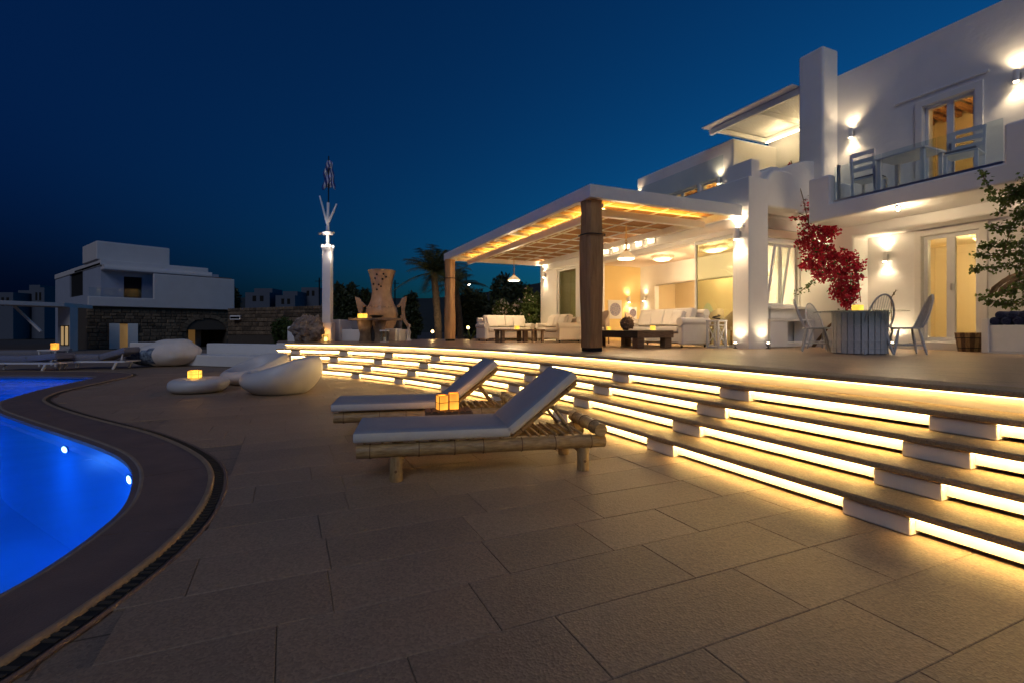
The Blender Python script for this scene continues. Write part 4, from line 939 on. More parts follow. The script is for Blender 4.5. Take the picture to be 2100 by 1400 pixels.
# ================================================================== GARDEN WALL OF RUBBLE, LOW WHITE WALLS
gw=thing('rubble_wall','brown rubble garden wall behind the white bench','wall',(0,0,0))
p=Vector((*G(470,704,.1),0)) if False else Vector(D(468,690,27)); q=Vector(D(668,690,23.5)); p.z=q.z=0; d=(q-p); Lw=d.length; ux=d.normalized(); gy=Vector((-ux.y,ux.x,0))
Tm=Matrix(((ux.x,gy.x,0,p.x),(ux.y,gy.y,0,p.y),(0,0,1,0),(0,0,0,1)))
HW=2.25
MB().box((0,0,-.1),(Lw,.4,HW-.05),Tm).build('core','mortar',gw)
z=0.9
while z<HW-.1:
    hh=rr.uniform(.16,.25); x=0
    while x<Lw-.1:
        ww=min(rr.uniform(.22,.5),Lw-x); cx,cz=x+ww/2,z+hh/2; x+=ww; a,b=ww/2-.012,hh/2-.012; e=rr.uniform(.02,.06)
        MB().add([(cx-a,0,cz-b),(cx+a,0,cz-b),(cx+a,0,cz+b),(cx-a,0,cz+b),(cx-a*.8,-e,cz-b*.75),(cx+a*.8,-e,cz-b*.75),(cx+a*.8,-e,cz+b*.75),(cx-a*.8,-e,cz+b*.75)],[(4,5,6,7),(0,1,5,4),(1,2,6,5),(2,3,7,6),(3,0,4,7)],Tm).build('stone','stone_a',gw)
    z+=hh
t=thing('wall_lantern','small pale lantern fixed to the rubble wall corner','wall lamp',D(488,652,26.6)); MB().box((-.28,-.3,-.12),(.28,0,.12)).build('body','white_metal',t,bevel=.03); MB().box((-.24,-.31,-.05),(.24,-.302,.05)).build('glass','glass_dark',t)
lw=thing('terrace_end_wall','low white rounded wall at the left end of the terrace beside the rock','wall',(0,0,0))
p=D(588,690,18.0); qpoly([(p[0],p[1]),(p[0]+1.5,p[1]-.4),(p[0]+1.6,p[1]+.1),(p[0]+.1,p[1]+.5)],-.05,1.30,'wall','plaster',lw,.06)
# back terrace seats: grey masonry bench units behind the timber bar table
gs=thing('masonry_seat','grey plastered outdoor seat unit behind the driftwood table','seat',(0,0,0)); p=D(700,690,18.2)
qpoly([(p[0],p[1]),(p[0]+2.2,p[1]-.3),(p[0]+2.3,p[1]+.7),(p[0]+.1,p[1]+1.0)],TZ-.01,TZ+.42,'seat','plaster',gs); qpoly([(p[0]-.35,p[1]-.05),(p[0]-.005,p[1]-.1),(p[0]+.1,p[1]+1.0),(p[0]-.3,p[1]+1.05)],TZ-.01,TZ+.78,'arm','plaster',gs); MB().box((p[0]+.2,p[1]+.45,TZ+.425),(p[0]+2.1,p[1]+.62,TZ+.8)).build('cushion','grey_fabric',gs,bevel=.05)

# ================================================================== MAST WITH FLAG
x,y=(672-1050)/FPX*17.6,17.6
ms=thing('flag_mast','tall square white mast with lamps, sticks and a limp striped flag','flagpole',(x,y,TZ))
MB().box((-.20,-.20,-.002),(.20,.20,.66)).build('pedestal','plaster',ms,bevel=.02)
mb=MB(); mb.box((-.145,-.145,.66),(.145,.145,3.22)); mb.build('post','white_paint',ms,bevel=.012)
MB().lathe([(0,3.22),(.20,3.22),(.21,3.30),(.16,3.32),(0,3.32)],16).build('collar','white_metal',ms,40)
for k in range(8): MB().lathe([(0,0),(.035,.01),(.04,.05),(.02,.08),(0,.085)],8,Matrix.Translation((.19*math.cos(k*PI/4),.19*math.sin(k*PI/4),3.31))).build('bulb','bulb_small' if 'bulb_small' in MATS else mat('bulb_small',(1,.85,.7),.5,emit=3.0,ecol=(1,.8,.62)),ms,50)
MB().tube([(0,0,3.3),(0,0,4.05)],.06,10).build('neck','white_paint',ms,50)
MB().lathe([(0,3.75),(.18,3.76),(.20,3.84),(.1,3.88),(0,3.88)],12).build('upper_collar','white_metal',ms,40)
MB().bar((-.30,0,3.80),(.24,.0,3.84),.07,.05).build('cross_stick','driftwood',ms)
MB().tube([(0,0,3.9),(.02,0,4.9)],.05,8).build('stick','white_paint',ms,50)
MB().tube([(-.02,0,4.15),(-.30,0.05,5.15)],[.045,.03],8).build('stick','white_paint',ms,50); MB().tube([(.03,0,4.2),(.34,-.05,4.85)],[.045,.03],8).build('stick','white_paint',ms,50)
MB().tube([(.02,.02,4.7),(.03,.02,6.55)],.022,8).build('flag_pole','dark_metal',ms,50)
plight(ms,(0,-.35,3.6),10,(1,.82,.66)); plight(ms,(.25,-.2,3.0),5,(1,.82,.66))
fl_=MB(); n,m=9,12
for i in range(n):
    fl_.cur=i%2
    for k in range(m):
        def FP(ii,kk):
            s=ii/n; q=kk/m; ang=math.sin(kk*1.3)*.9; return (.03+ (-.24+.5*s)*(.55+.4*q)+.03*math.sin(kk*1.1+ii), .02+.05*math.sin(kk*.9+ii*.8)*(.3+q), 6.42-q*.95-.25*abs(s-.5)-.04*math.sin(ii*1.7))
        fl_.add([FP(i,k),FP(i+1,k),FP(i+1,k+1),FP(i,k+1)],[(0,1,2,3)])
fo=fl_.build('flag',['flag_blue','flag_white'],ms,80); so_=fo.modifiers.new('t','SOLIDIFY'); so_.thickness=.006
t=thing('pedestal_lantern','small orange candle lantern at the foot of the white mast','lantern',(x+.05,y-.32,TZ)); MB().box((-.09,-.09,0),(.09,.09,.02)).build('base','old_wood',t); MB().lathe([(0,.02),(.05,.02),(.05,.14),(0,.15)],10).build('candle','flame',t,50); MB().lathe([(.09,.02),(.1,.1),(.09,.25),(.085,.25),(.095,.1),(.085,.02)],14).build('glass','glass',t,60); plight(t,(0,-.02,.3),2,(1,.45,.1))
# rock with holes
t=thing('weathered_rock','rough pitted brown rock standing beside the mast','rock',(x-.50,y-.55,TZ)); bm=bmesh.new(); bmesh.ops.create_icosphere(bm,subdivisions=5,radius=1)
for v in bm.verts:
    c=v.co.copy(); d=noise.fractal(c*1.7+Vector((3,1,2)),.9,2.2,5)*.34+noise.noise(c*3.2)*.18; cr=noise.cell(c*2.5)*.0
    hole=max(0,1-(c-Vector((.25,-.8,.45))).length/.5); s=1+d-.55*hole
    tp=1-.35*max(0,c.z); v.co=Vector((c.x*.50*s*tp+.10*max(0,c.z),c.y*.38*s*tp,.44+c.z*.50*s)); v.co.z=max(0,v.co.z)
me=bpy.data.meshes.new('rock'); bm.to_mesh(me); bm.free(); me.materials.append(M['rock']); o=bpy.data.objects.new('boulder',me); COL.objects.link(o); o.parent=t

# ================================================================== URN OVEN AND DRIFTWOOD TABLE
x,y=(783-1050)/FPX*18.2,18.2
ur=thing('clay_urn_oven','giant tan clay urn with pierced flared neck and wing-like handles','urn',(x,y,TZ))
prof=[(.0,.45),(.42,.45),(.50,.60),(.565,.85),(.58,1.0),(.54,1.2),(.44,1.36),(.385,1.5),(.35,1.75),(.36,2.0),(.42,2.3),(.485,2.52),(.50,2.56),(.485,2.575),(.46,2.55),(.40,2.3),(.33,2.0),(.30,1.75),(.0,1.7)]
MB().lathe(prof,40).build('body','clay',ur,60)
for (az,z,r) in((-110,2.25,.412),(-72,2.22,.405),(-92,2.02,.372),(-80,1.96,.365),(-55,2.3,.43),(-125,2.05,.38),(-98,2.38,.45),(-68,2.4,.455),(-104,1.85,.36)):
    a=R(az); T=Matrix.Translation((r*math.cos(a),r*math.sin(a),z))@Matrix.Rotation(a,4,'Z')@Matrix.Rotation(R(90),4,'Y'); MB().lathe([(0,-.02),(.035,-.02),(.035,.012),(0,.012)],12,T).build('vent_hole','void',ur)
for k in range(10):
    a=R(-160+k*14); MB().lathe([(0,-.03),(.022,-.02),(.022,.02),(0,.03)],8,Matrix.Translation((.535*math.cos(a),.535*math.sin(a),1.22))).build('stud','clay',ur,50)
for s in(-1,1):
    pol=[(.70,1.02),(.62,.72),(.80,.50),(.86,.62),(.78,.80),(.90,1.25),(.98,1.62),(.80,1.55),(.72,1.42),(.60,1.32),(.56,1.26),(.66,1.24)] if s<0 else [(.74,.95),(.66,.9),(.92,.52),(1.0,.55),(.86,.85),(.84,1.1),(.92,1.62),(.74,1.56),(.66,1.38),(.55,1.27),(.58,1.2),(.70,1.28)]
    mb=MB(); mb.prism([(s*a,b) for a,b in pol],-.06,.06,Matrix.Rotation(R(90),4,'X')); mb.build('handle','clay',ur,bevel=.02)
MB().box((-.62,-.45,-.002),(.62,.62,.449)).build('pedestal','plaster',ur,bevel=.03)
spot(ur,(-.6,-2.2,.55),(.0,0,1.4),16,(1,.62,.28),70,.7)
x,y=(765-1050)/FPX*17.0,17.0
dt=thing('driftwood_table','heavy driftwood bar table on stump legs in front of the clay urn','table',(x,y,TZ))
pol=[(.95*math.cos(a)*(1+.12*math.sin(3*a+1)),.42*math.sin(a)*(1+.1*math.cos(4*a))) for a in [2*PI*k/22 for k in range(22)]]
MB().prism(pol,.72,.80).build('table_top','driftwood',dt,bevel=.02)
def stump(name,x0,y0,r0,r1,h,seed,parent):
    mb=MB(); mb.lathe([(r0*1.15,0),(r0,.1),(r0*.92,h*.4),(r1,h*.8),(r1*1.1,h)],14,Matrix.Translation((x0,y0,0)),wob=lambda a,z:1+.14*math.sin(3*a+seed)+.08*math.sin(5*a+z*6)); return mb.build(name,'driftwood',parent,50)
stump('leg',-.28,0,.19,.26,.72,1,dt); stump('leg',.24,.02,.17,.22,.72,4,dt); MB().lathe([(0,0),(.13,0),(.12,.72),(0,.72)],10,Matrix.Translation((0,.1,0))).build('leg','dark_wood',dt,50)
t=thing('wooden_bowl','dark shallow bowl on the driftwood table','bowl',(x+.12,y,TZ+.80)); MB().lathe([(0,0),(.12,0),(.22,.07),(.23,.10),(.21,.1),(.1,.03),(0,.03)],20).build('bowl','dark_wood',t,50)
lantern((x-.42,y-.05,TZ+.801),0,'left of two glowing candles on the driftwood table',.14,.15,'lantern_yellow',lat=False,pw=2)
lantern((x-.24,y-.12,TZ+.801),0,'right of two glowing candles on the driftwood table',.13,.15,'lantern_yellow',lat=False,pw=2)
t=thing('glass_lantern','square glass lantern on the floor under the driftwood table','lantern',(x+.46,y-.25,TZ)); MB().box((-.12,-.12,0),(.12,.12,.02)).build('base','white_metal',t); MB().box((-.13,-.13,.36),(.13,.13,.40)).build('lid','white_metal',t); MB().solid([bx(-.11,.11,-.11,.11,.021,.359)],[bx(-.1,.1,-.1,.1,0,1)]).build('glass','glass',t); MB().lathe([(0,.021),(.04,.021),(.04,.16),(0,.16)],10).build('candle','linen',t)
x,y=(838-1050)/FPX*18.6,18.6
t=thing('small_figurine','small pale stone figure standing right of the clay urn','statue',(x,y,TZ)); MB().lathe([(0,0),(.12,0),(.10,.04),(.06,.08),(.07,.2),(.10,.3),(.06,.42),(.04,.46),(.075,.53),(.07,.6),(0,.64)],14).build('figure','linen',t,50)

# ================================================================== TERRACE FURNITURE
def sofa(v,u,rz,wd,label,m='linen',d=.92,hb=.80,arm=.60,n=2,skirt=True,group='pale sofas on the terrace'):
    # local: x across, y = back direction, origin at the middle of the floor
    t=thing('sofa',label,'sofa',W3(v,u,TZ),HA+rz,group); a=wd/2
    MB().box((-a+.14,-d/2+.03,.10),(a-.14,d/2-.02,.34)).build('base',m,t,bevel=.03)
    for s in(-1,1):
        mb=MB(); mb.box((min(s*a,s*(a-.16)),-d/2,.06),(max(s*a,s*(a-.16)),d/2,arm-.06)); mb.build('arm',m,t,bevel=.05,seg=3)
        MB().tube([(s*(a-.08),-d/2-.02,arm-.06),(s*(a-.08),d/2,arm-.06)],.105,14).build('arm_roll',m,t,60)
    mb=MB(); mb.box((-a+.02,d/2-.20,.06),(a-.02,d/2,hb-.05)); mb.build('backrest',m,t,bevel=.06,seg=3); MB().tube([(-a+.03,d/2-.09,hb-.05),(a-.03,d/2-.09,hb-.05)],.10,14).build('back_roll',m,t,60)
    w_=(wd-.34)/n
    for k in range(n):
        cushion('seat_cushion',w_-.01,d-.24,.15,t,m,Matrix.Translation((-a+.17+k*w_,-d/2+.01,.342)))
        cushion('back_cushion',w_-.02,.42,.16,t,m,Matrix.Translation((-a+.18+k*w_,d/2-.36,.50))@Matrix.Rotation(R(72),4,'X'))
    for sx in(-a+.1,a-.1):
        for sy in(-d/2+.08,d/2-.08): MB().lathe([(.025,0),(.03,.08),(0,.08)][::-1] if False else [(0,0),(.022,0),(.03,.10),(0,.10)],8,Matrix.Translation((sx,sy,0))).build('foot','dark_wood',t)
    for k,(px_,an) in enumerate(((-a*.55,20),(a*.5,-15))):
        cushion('pillow',.40,.38,.11,t,m,Matrix.Translation((px_-.2,d/2-.50,.50))@Matrix.Rotation(R(an*.4),4,'Z')@Matrix.Rotation(R(68),4,'X'),6,6,.02)
    return t
sofa(2.15,9.0,0,2.0,'cream sofa at the far end of the pergola facing the steps')
sofa(3.45,7.3,R(-90),1.7,'cream sofa along the facade below the narrow dark window',d=.9)
sofa(3.58,2.05,R(-90),2.3,'white slipcovered sofa between black coffee table and house',m='linen',d=.88,hb=.86,arm=.66)
def ctable(v,u,rz,L,Wd,H,label,mt,ml,th=.06,leg=.10,name='coffee_table'):
    t=thing(name,label,'table',W3(v,u,TZ),HA+rz,'low tables under the pergola')
    MB().box((-L/2,-Wd/2,H-th),(L/2,Wd/2,H)).build('table_top',mt,t,bevel=.012)
    for sx in(-1,1):
        for sy in(-1,1):
            x,y=sx*(L/2-leg/2-.03),sy*(Wd/2-leg/2-.03); MB().box((x-leg/2,y-leg/2,0),(x+leg/2,y+leg/2,H-th-.001)).build('leg',ml,t,bevel=.008)
    return t
t=ctable(2.42,1.85,0,1.05,1.75,.40,'massive dark wooden coffee table in front of the white sofa','dark_wood','old_wood',.17,.19)
MB().box((-.52,-.8765,.235),(.5249,-.8755,.395)).build('end_grain','old_wood',t)
ctable(1.55,7.15,R(2),1.0,.6,.42,'grey wooden low table before the far cream sofa','old_wood','old_wood',.05,.12)
ctable(2.35,7.0,R(2),.5,.6,.42,'small pale low table beside the grey wooden table','driftwood','driftwood',.05,.08)
lantern(W3(1.75,7.1,TZ+.421),HA,'small yellow lantern on the grey wooden low table',.13,.12,'lantern_yellow',lat=False,pw=1.5)
lantern(W3(2.65,1.35,TZ+.401),HA,'small yellow candle on the massive dark coffee table',.09,.11,'lantern_yellow',lat=False,pw=1)
lantern(W3(2.2,2.5,TZ+.401),HA,'small candle at the far end of the dark coffee table',.08,.09,'lantern_yellow',lat=False,pw=1)
t=thing('root_sculpture','round gnarled brown root ball on the dark coffee table','sculpture',W3(2.35,1.95,TZ+.40)); bm=bmesh.new(); bmesh.ops.create_icosphere(bm,subdivisions=5,radius=1)
for v in bm.verts:
    c=v.co.copy(); d=abs(noise.noise(c*3.3))*.5+abs(noise.noise(c*7))*.25; v.co=c*(.17*(.75+d)); v.co.z=v.co.z*.95+.165
me=bpy.data.meshes.new('root'); bm.to_mesh(me); bm.free(); me.materials.append(M['driftwood']); o=bpy.data.objects.new('root_ball',me); COL.objects.link(o); o.parent=t
# tall lantern stand with crossed bars
t=thing('floor_lantern','tall white wooden lantern stand with crossed bars beside the sofa arm','lantern',W3(3.75,.46,TZ),HA+R(8))
for sx in(-.14,.14):
    for sy in(-.14,.14): MB().box((sx-.02,sy-.02,0),(sx+.02,sy+.02,.60)).build('post','worn_white',t)
MB().box((-.17,-.17,.60),(.17,.17,.64)).build('top','worn_white',t,bevel=.01); MB().box((-.16,-.16,.0),(.16,.16,.035)).build('bottom','worn_white',t)
for a,b in(((-.12,-.14),(.12,-.14)),((-.14,-.12),(-.14,.12)),((.14,-.12),(.14,.12))):
    MB().bar((a[0],a[1],.07),(b[0],b[1],.50),.018,.018).build('cross_bar','worn_white',t); MB().bar((b[0],b[1],.07),(a[0],a[1],.50),.014,.014).build('cross_bar','worn_white',t)
    MB().bar((a[0],a[1],.52),(b[0],b[1],.52),.02,.02).build('rail','worn_white',t)
t=thing('shell_ornament','dark twisted ornament on top of the lantern stand','ornament',W3(3.75,.46,TZ+.64)); MB().tube([(.08*math.cos(k*.9),.06*math.sin(k*.9),.02+.012*k) for k in range(9)],[.018]*8+[.006],6).build('twist','dark_wood',t,50)
# cane armchair behind the coffee table
def armchair(v,u,rz,label):
    t=thing('armchair',label,'chair',W3(v,u,TZ),HA+rz,'woven armchairs inside'); 
    for sx in(-.24,.24):
        for sy in(-.22,.22): MB().tube([(sx,sy,0),(sx*.95,sy*.95,.40)],.02,8).build('leg','old_wood',t,50)
    cushion('seat',.54,.52,.09,t,'linen',Matrix.Translation((-.27,-.26,.40)))
    mb=MB(); vs=[];fs=[]
    for i in range(15):
        a=R(-10+200*i/14); hh=.30+.28*math.sin(max(0,min(PI,a)))
        for z in(.42,.42+hh): vs.append((.31*math.cos(a),.08+.26*math.sin(a),z))
    fs=[(i*2,i*2+2,i*2+3,i*2+1) for i in range(14)]; mb.add(vs,fs); o=mb.build('back_shell','linen_warm',t,60); q=o.modifiers.new('t','SOLIDIFY'); q.thickness=.03
    return t
armchair(3.3,4.6,R(-90),'woven armchair left of the white sofa'); armchair(5.4,5.5,R(30),'woven armchair deep inside the living room'); armchair(5.6,1.7,R(180),'dark dining armchair behind the sliding glass door'); armchair(5.7,2.5,R(180),'dining armchair beside the first behind the sliding glass door')
# dining table inside with dark vase
ctable(6.2,1.9,R(0),.9,1.6,.75,'white dining table behind the sliding glass door','white_paint','white_paint',.05,.09,'dining_table')
t=thing('dark_vase','round dark vase on the dining table behind the glass','vase',W3(6.1,1.75,TZ+.75)); MB().lathe([(0,0),(.08,0),(.15,.10),(.14,.2),(.05,.28),(.045,.32),(.10,.36),(.09,.36),(.03,.32),(0,.3)],20).build('body','dark_metal',t,60)
# chandelier behind glass
t=thing('chandelier','sparkling glass chandelier behind the sliding door','chandelier',W3(6.2,1.3,2.55),HA); MB().tube([(0,0,.1),(0,0,.96)],.01,6).build('rod','brass',t)
for k in range(10):
    a=2*PI*k/10; MB().tube([(0,0,.1),(.12*math.cos(a),.12*math.sin(a),.02),(.22*math.cos(a),.22*math.sin(a),.08)],.008,6).build('arm','brass',t,50); MB().lathe([(0,0),(.03,.02),(.035,.06),(.015,.09),(0,.09)],8,Matrix.Translation((.22*math.cos(a),.22*math.sin(a),.08))).build('crystal','shade_glow',t,50)
plight(t,(0,0,-.1),20)
# pictures on the yellow wall
for (v,z,s,m,lb) in((5.72,1.92,.44,'print_blue','large framed round blue plate print on the yellow wall'),(6.52,1.80,.28,'print_dark','small framed round dark plate print on the yellow wall')):
    t=thing('framed_print',lb,'picture',W3(v,7.1,z),HA,'framed plate prints on the yellow wall'); MB().box((-s*.68,-.03,-s*.78),(s*.68,-.002,s*.78)).build('mount','white_paint',t,bevel=.006)
    MB().lathe([(0,0),(s*.52,0),(s*.55,.012),(0,.014)],40,Matrix.Translation((0,-.031,0))@Matrix.Rotation(R(90),4,'X')).build('plate',m,t,40)
# candle holder niche lamp in the back room
t=thing('table_lamp','bright slender lamp on a stand in the back room','table lamp',W3(8.0,2.9,TZ)); MB().box((-.16,-.16,0),(.16,.16,.78)).build('stand','old_wood',t,bevel=.01); MB().lathe([(0,.78),(.06,.78),(.03,.84),(.05,.95),(.02,1.05),(0,1.05)],12).build('foot','brass',t,50); MB().lathe([(.09,1.05),(.07,1.35),(.065,1.35),(.085,1.05)],16).build('shade','shade_glow',t,50); plight(t,(-.15,0,1.3),20)

# ================================================================== WINDSOR SET
xc,yc=6.25,8.95
t=thing('round_table','round glass table on a white plank drum with rope bands','table',(xc,yc,TZ),R(10))
MB().lathe([(0,.735),(.715,.735),(.72,.741),(.715,.747),(0,.747)],56).build('glass_top','glass_top' if 'glass_top' in MATS else glassmat('glass_top',(.72,.80,.76)),t,40)
pl=MB().box((-.043,-.012,0),(.043,.012,.70)).mesh('plank','worn_white')
for k in range(26):
    a=2*PI*k/26; o=bpy.data.objects.new('plank',pl); COL.objects.link(o); o.parent=t; o.location=(.41*math.cos(a),.41*math.sin(a),.01); o.rotation_euler=(0,0,a+PI/2)
MB().lathe([(0,.02),(.375,.02),(.375,.70),(0,.70)],26).build('core','grey_fabric',t); MB().lathe([(0,.711),(.43,.711),(.43,.734),(0,.734)],30).build('cap','worn_white',t)
for z in(.1,.22,.50): MB().tube([(.424*math.cos(k*PI/20),.424*math.sin(k*PI/20),z) for k in range(40)],.008,6,closed=True).build('band','worn_white',t,60)
lantern((xc-.10,yc-.1,TZ+.748),R(20),'square yellow lantern on the round glass table',.13,.11,'lantern_yellow',lat=False,pw=2)
def windsor():
    t=thing('windsor_chair','','chair',(0,0,TZ),0,'white windsor chairs around the round table')
    pol=[(.23*math.cos(a)*(abs(math.cos(a))**.15),.22*math.sin(a)) for a in [2*PI*k/26 for k in range(26)]]
    MB().prism(pol,.43,.465).build('seat','worn_white',t,bevel=.012,seg=3)
    fe=[]
    for sx in(-1,1):
        for sy in(-1,1):
            p=(sx*.15,sy*.14,.43); q=(sx*.235,sy*.23,0); fe.append(q); P=Vector(p);Q=Vector(q)
            MB().tube([P,P.lerp(Q,.25),P.lerp(Q,.5),P.lerp(Q,.72),P.lerp(Q,.76),Q],[.014,.021,.024,.017,.021,.013],10).build('leg','worn_white',t,60)
    for sx in(-1,1): MB().tube([(sx*.205,-.198,.16),(sx*.205,.198,.16)],[.012,.012],8).build('stretcher','worn_white',t,60)
    MB().tube([(-.205,0,.16),(0,0,.16),(.205,0,.16)],[.011,.017,.011],8).build('stretcher','worn_white',t,60)
    hoop=[]
    for k in range(25):
        a=PI*k/24; w_=.235*math.cos(a); h_=math.sin(a); hoop.append((w_*(1.0 if h_>.3 else .86+.14*h_/.3), .17+.20*h_**.8+0, .455+.56*h_))
    MB().tube(hoop,.015,10).build('hoop','worn_white',t,60)
    for k in range(1,10):
        f=k/10; x=-.19+.38*f; c=max(-1,min(1,x/.235)); h_=math.sqrt(1-c*c); top_=(x*1.08 if abs(x)<.17 else x*1.04,.17+.20*h_**.8,.455+.555*h_)
        MB().tube([(x*.82,.17+.02*(1-abs(c)),.46),top_],[.006,.006],6).build('spindle','worn_white',t,60)
    return t
wc=windsor()                                   # back of the chair is local +y
def setw(o,px,py,rz,label): 
    x,y=G(px,py,TZ); o.location=(x,y,TZ); o.rotation_euler=(0,0,rz); o['label']=label; return o
setw(wc,1672,720,R(62),'white windsor chair left of the round table, nearest the sofa')
for (px,py,rz,lb) in((1690,714.5,R(20),'white windsor chair behind the left one, its pale hoop back toward the window'),(1785,725,R(176),'white windsor chair in front of the round table with its back to the steps'),(1857,725.5,R(-112),'white windsor chair right of the round table in profile')):
    c=copy_tree(wc); setw(c,px,py,rz,lb)

# ================================================================== RIGHT EDGE: TUB, BENCH WITH TOWELS
x,y=G(1988,720,TZ); t=thing('wooden_tub','half-barrel wooden tub with handles beside the porch door','planter',(x,y,TZ))
for k in range(18):
    a=2*PI*k/18; mb=MB(); q=[]
    for r_,z in((.175,0),(.225,.36)):
        for da in(-.17,.17): q.append((r_*math.cos(a+da),r_*math.sin(a+da),z))
        for da in(.165,-.165): q.append(((r_-.02)*math.cos(a+da),(r_-.02)*math.sin(a+da),z))
    mb.add(q,[(0,1,5,4),(1,2,6,5),(2,3,7,6),(3,0,4,7),(4,5,6,7),(3,2,1,0)]); mb.build('stave','bamboo_post' if k%2 else 'old_wood',t)
for z,r_ in((.07,.188),(.26,.214)): MB().tube([(r_*math.cos(k*PI/14),r_*math.sin(k*PI/14),z) for k in range(28)],.008,6,closed=True).build('hoop','dark_metal',t,60)
MB().lathe([(0,.02),(.16,.02),(.195,.30),(0,.31)],20).build('soil','soil',t)
x,y=G(2012,723,TZ); t=thing('white_bench_box','white box bench at the right edge under the creeper','bench',(x,y,TZ),HA-R(90))
MB().box((0,0,0),(.10,.55,.62)).build('end_post','white_paint',t,bevel=.01); MB().box((.101,.04,.03),(1.9,.55,.50)).build('body','white_paint',t,bevel=.01); MB().box((.101,.0,.0),(1.9,.02,.03)).build('foot_rail','white_paint',t)
rr=random.Random(9)
for k in range(9):
    xx=.16+.16*(k%5)*1.0+(.08 if k>4 else 0); zz=.57+(.105 if k>4 else 0); yy=.05
    r_=thing('rolled_towel',['first','second','third','fourth','fifth'][k%5]+' rolled dark blue towel from the left, '+('upper' if k>4 else 'lower')+' row on the bench','towel',(x+math.cos(HA-R(90))*xx-math.sin(HA-R(90))*yy,y+math.sin(HA-R(90))*xx+math.cos(HA-R(90))*yy,TZ+zz-.0+.005),HA-R(90),'rolled blue towels on the white bench')
    pts=[]; n=22
    mb=MB(); mb.tube([(0,0,0),(0,.015,0),(0,.30,0),(0,.315,0)],[.055,.072,.072,.055],14); mb.build('roll','towel_blue',r_,60)
    mb=MB(); mb.tube([(.05*s/16*math.cos(s*.8),-.004,.05*s/16*math.sin(s*.8)) for s in range(2,18)],.006,5); mb.build('spiral_edge','towel_blue',r_,60)
# driftwood wreath on the wall over the bench
t=thing('driftwood_wreath','brown woven driftwood arc hanging on the wall behind the creeper','wall decoration',W3(6.80,-4.0,1.95),HA)
for k in range(26):
    r_=rr.uniform(.30,.55); a0=rr.uniform(.1,.5); a1_=rr.uniform(2.5,3.0); MB().tube([(-.06+rr.uniform(-.03,.03),r_*math.cos(a0+(a1_-a0)*s/8)*1.5,r_*math.sin(a0+(a1_-a0)*s/8)-.2) for s in range(9)],.014,5).build('branch','driftwood',t,60)

# ================================================================== BALCONY FURNITURE
def slat_chair(v,u,rz,label):
    t=thing('balcony_chair',label,'chair',W3(v,u,4.01),HA+rz,'white chairs on the balcony')
    for sx in(-.22,.22):
        MB().box((sx-.025,-.24,0),(sx+.025,-.19,.44)).build('leg','white_paint',t); MB().bar((sx,.21,0),(sx,.30,1.02),.05,.045,(1,0,0)).build('leg','white_paint',t)
    MB().box((-.25,-.25,.44),(.25,.25,.475)).build('seat','white_paint',t,bevel=.01); cushion('cushion',.44,.42,.05,t,'grey_fabric',Matrix.Translation((-.22,-.23,.476)),6,6)
    for z in(.62,.78,.94): MB().box((-.195,.245+(z-.62)*.09,z),(.195,.268+(z-.62)*.09,z+.09)).build('back_slat','white_paint',t)
    return t
slat_chair(6.35,-1.35,R(95),'white chair at the left end of the balcony behind the glass'); slat_chair(6.30,-3.05,R(-80),'white high-backed chair at the right end of the balcony')
t=thing('balcony_table','white square table on the balcony behind the glass rail','table',W3(6.3,-2.15,4.01),HA); MB().box((-.38,-.45,.70),(.38,.45,.745)).build('table_top','white_paint',t,bevel=.01)
for sx in(-.32,.32):
    for sy in(-.39,.39): MB().box((sx-.035,sy-.035,0),(sx+.035,sy+.035,.70)).build('leg','white_paint',t)

# ================================================================== PLANTS
def leafmesh(pts,size,seed,aspect=.6,jit=1.0,bend=.3,droop=0):
    rr=random.Random(seed); mb=MB()
    for p in pts:
        s=size*rr.uniform(.6,1.3); d=Vector((rr.gauss(0,1),rr.gauss(0,1),rr.gauss(0,1)-droop)).normalized(); n_=Vector((rr.gauss(0,1),rr.gauss(0,1),rr.gauss(0,1))).cross(d).normalized(); up=d.cross(n_)*bend
        p=Vector(p); a=p; b=p+d*s*.5+n_*s*aspect*.5+up*s*.2; c=p+d*s; e=p+d*s*.5-n_*s*aspect*.5+up*s*.2
        mb.add([a,b,c,e],[(0,1,2),(0,2,3)])
    return mb
def blob_pts(n,blobs,rr,shell=.5):
    out=[]; tot=sum(b[3]*b[4]*b[5] for b in blobs)
    for b in blobs:
        k=int(n*b[3]*b[4]*b[5]/tot)
        for _ in range(k):
            d=Vector((rr.gauss(0,1),rr.gauss(0,1),rr.gauss(0,1))).normalized()*(shell+(1-shell)*rr.random())**.6; out.append((b[0]+d.x*b[3],b[1]+d.y*b[4],b[2]+d.z*b[5]))
    return out
